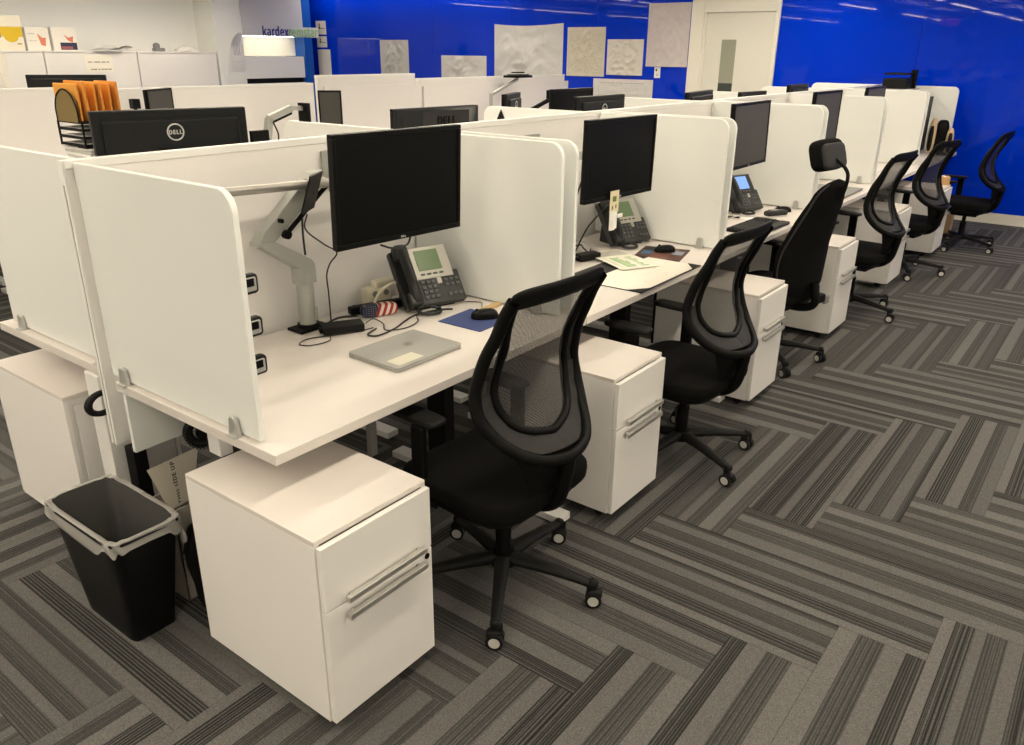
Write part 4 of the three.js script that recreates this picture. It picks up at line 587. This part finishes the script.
// ------------------------------------------------------------------ far side of the front bench
{
  const far = { group: 'monitors on the far side', stand: true };
  monitor('large black monitor seen from behind with a round logo, above the near centre screen', [.528, 1.328, -1.16], -.27 + Math.PI, 0, { ...far, w: .52, h: .35 });
  monitor('dark monitor with wide tapered back and raised lettering behind nearest monitor', [2.01, 1.27, -1.27], -.10 + Math.PI, 0, { ...far, logo: 'none', h: .34 });
  monitor('small dark monitor seen from behind near the black triangle sign', [3.05, 1.30, -1.60], .40 + Math.PI, 0, { ...far, w: .34, h: .32 });
  monitor('black monitor half hidden behind the grey backed monitor', [3.345, 1.318, -1.32], 0, 0, { ...far, w: .45, h: .34, logo: 'none' });
  monitor('grey backed monitor with a round logo behind the second monitor', [3.25, 1.285, -1.08], Math.PI + .03, 0, { ...far, w: .55, h: .35 });
  monitor('dark blue grey monitor seen from behind in front of the door', [4.70, 1.26, -1.12], Math.PI + .16, 0, { ...far, w: .62, h: .36, logo: 'none' });
  monitor('dark monitor whose top edge shows right of the door', [5.55, 1.245, -1.05], Math.PI - .08, 0, { ...far, w: .44, h: .34, logo: 'none' });
  monitor('dark monitor whose top edge shows before the blue wall', [6.9, 1.265, -1.15], Math.PI, 0, { ...far, w: .5, h: .34, logo: 'none' });
  // tapered back of the old monitor
  const old = scene.children.find(o => o.userData.label?.startsWith('dark monitor with wide tapered')); { const w = .556, h = .34; mesh('tapered_back', grid(4, 1, (u, v) => { const q = [[-1, -1], [1, -1], [1, 1], [-1, 1], [-1, -1]][Math.round(u * 4)]; const k = v ? .55 : .97; return [q[0] * w / 2 * k, (q[1] * h / 2) * (v && q[1] < 0 ? .7 : v ? .92 : .98), v ? -.09 : -.03]; }), M.monitorBack, old); mesh('back_plate', boxB(-w / 2 * .55, w / 2 * .55, -h / 2 * .7, h / 2 * .92, -.092, -.089), M.darkGrey, old); const l = mesh('raised_lettering', text('DELL', .04, .003), M.black, old, 0, .112, -.0925); l.rotation.y = Math.PI; }
  const arm = thing('spring_monitor_arm', 'silver monitor arm with black plate on the far side beside the big monitor', 'monitor arm', [.845, DY, -1.06]);
  mesh('pole', cyl(.016, .018, .64, 16, 0, .32, 0), M.armGrey, arm); mesh('lower_link', beam([0, .62, 0], [.025, .725, 0], .024, .028), M.armGrey, arm); mesh('upper_link', beam([.02, .72, 0], [.13, .755, 0], .024, .026), M.armGrey, arm); mesh('black_cover', beam([.03, .708, .0], [.125, .737, 0], .026, .010), M.black, arm); mesh('tip_joint', beam([.125, .756, 0], [.19, .75, -.01], .014, .018), M.silver, arm); mesh('mounting_plate', box(.012, .07, .06, .20, .735, -.01), M.black, arm); mesh('cable_loop', tube([[.03, .71, .015], [.045, .66, .02], [.03, .61, .02]], .003, 20, 6), M.wire, arm); mesh('base_clamp', rbox(.1, .012, .08, .003).translate(0, .006, 0), M.black, arm);
  const bk = thing('monitor_bracket', 'black angled bracket beside the big monitor on the far side', 'bracket', [.765, DY, -.985]); mesh('bracket_arm', merge([box(.07, .05, .02, 0, .665, 0), bar([0, .65, 0], [0, .01, 0], .014)]), M.black, bk); mesh('bracket_base', cyl(.05, .055, .014, 20, 0, .007, 0), M.black, bk);
  // paper sorter on a white box; its narrow side faces the near end of the bench
  const hx = .36, z0 = -1.635, z1 = -1.455, zc = (z0 + z1) / 2, yT = 1.362;
  const ht = thing('storage_hutch', 'white storage box on the far side desk carrying the letter trays', 'box', [hx, DY, zc]); mesh('box_body', rboxB(-.02, .24, .001, .565, -.105, .105, .003), M.cabinet, ht); mesh('lid_board', rboxB(-.025, .245, .566, .58, -.11, .11, .003), M.cabinet, ht);
  const pp = thing('paper_stack', 'loose stack of white papers under the black letter trays', 'papers', [hx, DY + .581, zc]); for (let i = 0; i < 4; i++) { const m = mesh('sheet', box(.2, .009, .19, .11, .005 + i * .0105, 0), i % 2 ? M.paper : M.paperGrey, pp); m.rotation.y = (i - 1.5) * .04; } mesh('dark_folder', box(.09, .01, .07, .05, .046, .05), M.charcoal, pp);
  const tr = thing('letter_trays', 'black wire mesh letter tray stack holding orange envelopes', 'tray', [hx, yT, zc]); const hd = (z1 - z0) / 2;
  for (let k = 0; k < 3; k++) { const y = k * .027; const q = mesh('tray', merge([box(.20, .003, hd * 2, .10, y + .002, 0), box(.20, .010, .003, .10, y + .006, hd), box(.003, .010, hd * 2, 0, y + .006, 0), box(.003, .01, hd * 2, .20, y + .006, 0)]), M.black, tr); mesh('tray_paper', box(.19, .007, hd * 2 - .012, .10, y + .008, 0), k % 2 ? M.paper : M.paperGrey, q); }
  for (const [x, z] of [[0, hd], [0, -hd], [.2, hd], [.2, -hd]]) mesh('upright', boxB(x - .003, x + .003, 0, .085, z - .003, z + .003), M.black, tr); mesh('sorter_base', box(.205, .005, hd * 2, .10, .084, 0), M.black, tr);
  { const q = new THREE.Shape(); q.moveTo(-.078, 0); q.lineTo(.078, 0); q.lineTo(.078, .05); q.absellipse(0, .05, .078, .06, 0, Math.PI, false); q.closePath(); mesh('end_arch', new THREE.ExtrudeGeometry(q, { depth: .002, bevelEnabled: false, curveSegments: 14 }).rotateY(-Math.PI / 2), std(.22, .155, .055, .8), tr, -.001, .086, 0); mesh('arch_rim', tube([[0, 0, -.08], [0, .05, -.078], [0, .09, -.055], [0, .112, 0], [0, .09, .055], [0, .05, .078], [0, 0, .08]], .003, 30, 6), M.black, tr, -.004, .086, 0); }
  const envWords = ['orange padded envelope at the front of the wire sorter', 'second orange envelope from the front in the wire sorter', 'third orange envelope from the front in the wire sorter', 'fourth orange envelope from the front in the wire sorter', 'fifth orange envelope from the front in the wire sorter', 'rearmost orange envelope in the wire sorter'];
  envWords.forEach((label, i) => { const hgt = [.128, .137, .130, .133, .128, .134][i]; const e = solo('orange_envelope', rbox(.009, hgt, .155, .003).translate(0, hgt / 2, 0), i % 2 ? M.orangeB : M.orange, label, 'envelope', [hx + .012 + i * .028, yT + .089, zc + (i % 2 ? .008 : -.006)], 0, 'orange envelopes'); e.rotation.z = [.02, .03, -.03, .02, -.02, .01][i]; e.rotation.y = [.05, -.04, .06, -.05, .04, 0][i]; });
  // black triangle sign on the far side divider
  const tri = new THREE.Shape(); tri.moveTo(-.055, 0); tri.lineTo(.055, 0); tri.lineTo(0, .105); tri.closePath(); const tm = solo('triangle_sign', new THREE.ExtrudeGeometry(tri, { depth: .003, bevelEnabled: false }).rotateY(-Math.PI / 2), M.charcoal, 'small black triangle sign on the far side divider behind the second desk', 'sign', [2 * SW - .10 - .012, 1.275, -1.50]);
  // printer on tall white cabinet at the end
  const tc = thing('shelf_riser', 'white shelf riser on the sixth desk carrying the black printer', 'shelf', [8.585, DY, -.63]); for (const k of [-1, 1]) mesh('side_panel', rboxB(k * .165 - .008, k * .165 + .008, .001, .615, -.16, .16, .002), M.cabinet, tc); mesh('shelf_board', rboxB(-.175, .175, .616, .634, -.17, .17, .002), M.cabinet, tc); mesh('lower_board', rboxB(-.156, .156, .30, .316, -.15, .15, .002), M.cabinet, tc);
}
// ------------------------------------------------------------------ second bench
{
  const Z = -5.0;
  const spine = (x0, x1, top, low, label) => { const t = thing('centre_screen', label, 'screen', [x0, 0, Z], 0, 'centre screens of the second bench'); const w = x1 - x0; mesh('panel', rboxB(0, w, .5, top - .02, -.025, .025, .002), M.spine, t); mesh('cap_rail', rboxB(0, w, top - .02, top, -.028, .028, .003), M.panelEdge, t); if (low) { mesh('front_board', rboxB(.06, w + .06, .5, low, .032, .05, .002), M.spine, t); } for (const x of [.3, w - .3]) mesh('support_post', boxB(x - .02, x + .02, .005, .5, -.02, .02), M.channel, t); };
  spine(-.6, 2.13, 1.42, 0, 'white centre screen of the second bench at the left edge of picture'); spine(2.14, 4.31, 1.398, 0, 'white centre screen of the second bench behind the big monitor'); spine(4.37, 5.73, 1.465, 1.36, 'taller white centre screen of the second bench under round patterned sheet'); spine(5.78, 8.68, 1.412, 1.328, 'white centre screen of the second bench under the largest sheet');
  const names = ['first from the left', 'second from the left', 'third from the left', 'fourth from the left', 'fifth from the left', 'last before the blue wall'];
  for (let i = 0; i < 6; i++) { dup(desk0, `white desk of the second bench, near side, ${names[i]}`, [-.5 + i * 1.5, 0, Z + .86]).userData.group = 'near side desks of the second bench'; }
  for (let i = 0; i < 6; i++) { dup(desk0, `white desk of the second bench, far side, ${names[i]}`, [-.5 + i * 1.5 + SW, 0, Z - .86], Math.PI).userData.group = 'far side desks of the second bench'; }
  const far = { group: 'monitors on the second bench', stand: true };
  monitor('black monitor with round logo at the far left behind orange envelopes', [2.42, 1.30, -5.92], Math.PI - .6, 0, { ...far, w: .62, h: .36 });
  monitor('small dark grey monitor right of the orange envelopes on the second bench', [2.50, 1.235, -4.62], .6, 0, { ...far, w: .42, h: .34, grey: true, logo: 'none' });
  monitor('narrow upright grey monitor beside the far monitor arm', [3.80, 1.19, -4.15], -.75, 0, { ...far, w: .20, h: .36, grey: true, logo: 'none' });
  monitor('monitor laid flat on an arm above the second bench screens', [7.25, 1.405, -4.7], 0, -1.57, { ...far, w: .30, h: .22, logo: 'none', stand: false });
  const a1 = thing('display_mount', 'pale monitor arm under the flat monitor on the second bench', 'monitor arm', [6.75, DY, -4.72]); mesh('pole', cyl(.02, .02, .50, 12, 0, .25, 0), M.silver, a1); mesh('link', beam([0, .48, 0], [.5, .652, .02], .03, .03), M.silver, a1); mesh('base', cyl(.05, .055, .012, 20, 0, .006, 0), M.black, a1);
  const a2 = thing('spring_monitor_arm', 'black and silver monitor arm left of the half hidden black monitor', 'monitor arm', [6.95, DY, -4.30]); mesh('pole', cyl(.02, .02, .33, 12, 0, .165, 0), M.silver, a2); mesh('upper_link', beam([0, .31, 0], [.48, .44, .0], .04, .04), M.black, a2); mesh('plate', box(.012, .10, .1, .42, .48, .0), M.black, a2); mesh('base', cyl(.05, .055, .012, 20, 0, .006, 0), M.black, a2);
  const db = thing('desk_phone_dock', 'small black speaker box on the second bench beside the grey monitor', 'speaker', [2.22, DY, -4.50]); mesh('box_body', rbox(.06, .07, .06, .006, 2).translate(0, .575, 0), M.black, db); mesh('post', bar([0, .01, 0], [0, .55, 0], .012), M.black, db); mesh('base', cyl(.05, .055, .012, 20, 0, .006, 0), M.black, db);
}
// black printer on the end cabinet
{
  const p = thing('label_printer', 'black printer with raised tray above the sixth desk by the blue wall', 'printer', [8.54, 1.3695, -.64]);
  mesh('body', rbox(.30, .10, .24, .01, 2).translate(0, .051, 0), M.charcoal, p); mesh('top_tray', rbox(.30, .02, .24, .006).translate(0, .145, 0), M.charcoal, p); mesh('side_tower', rbox(.05, .185, .06, .008).translate(.10, .093, .125), M.black, p); mesh('paper_slot', box(.16, .012, .004, -.06, .07, .121), M.black, p);
}
// window boards on the walls behind the camera, mirrored in the blue glass
{
  const wb = (z0, z1, y0, y1, label) => { const t = thing('whiteboard', label, 'whiteboard', [ROOM.x0 + .002, 0, 0], 0, 'whiteboards'); mesh('board', boxB(0, .02, y0, y1, z0, z1), M.paperGrey, t); mesh('frame', merge([boxB(0, .035, y0 - .03, y0, z0 - .03, z1 + .03), boxB(0, .035, y1, y1 + .03, z0 - .03, z1 + .03), boxB(0, .035, y0, y1, z0 - .03, z0), boxB(0, .035, y0, y1, z1, z1 + .03)]), M.alu, t); };
  wb(-7.5, -4.2, 1.0, 2.2, 'long framed whiteboard on the wall opposite the blue wall, nearer the cupboards'); wb(-3.2, .6, .9, 2.2, 'long framed whiteboard on the wall opposite the blue wall, nearer the aisle');
}
renderer.render(scene, camera);
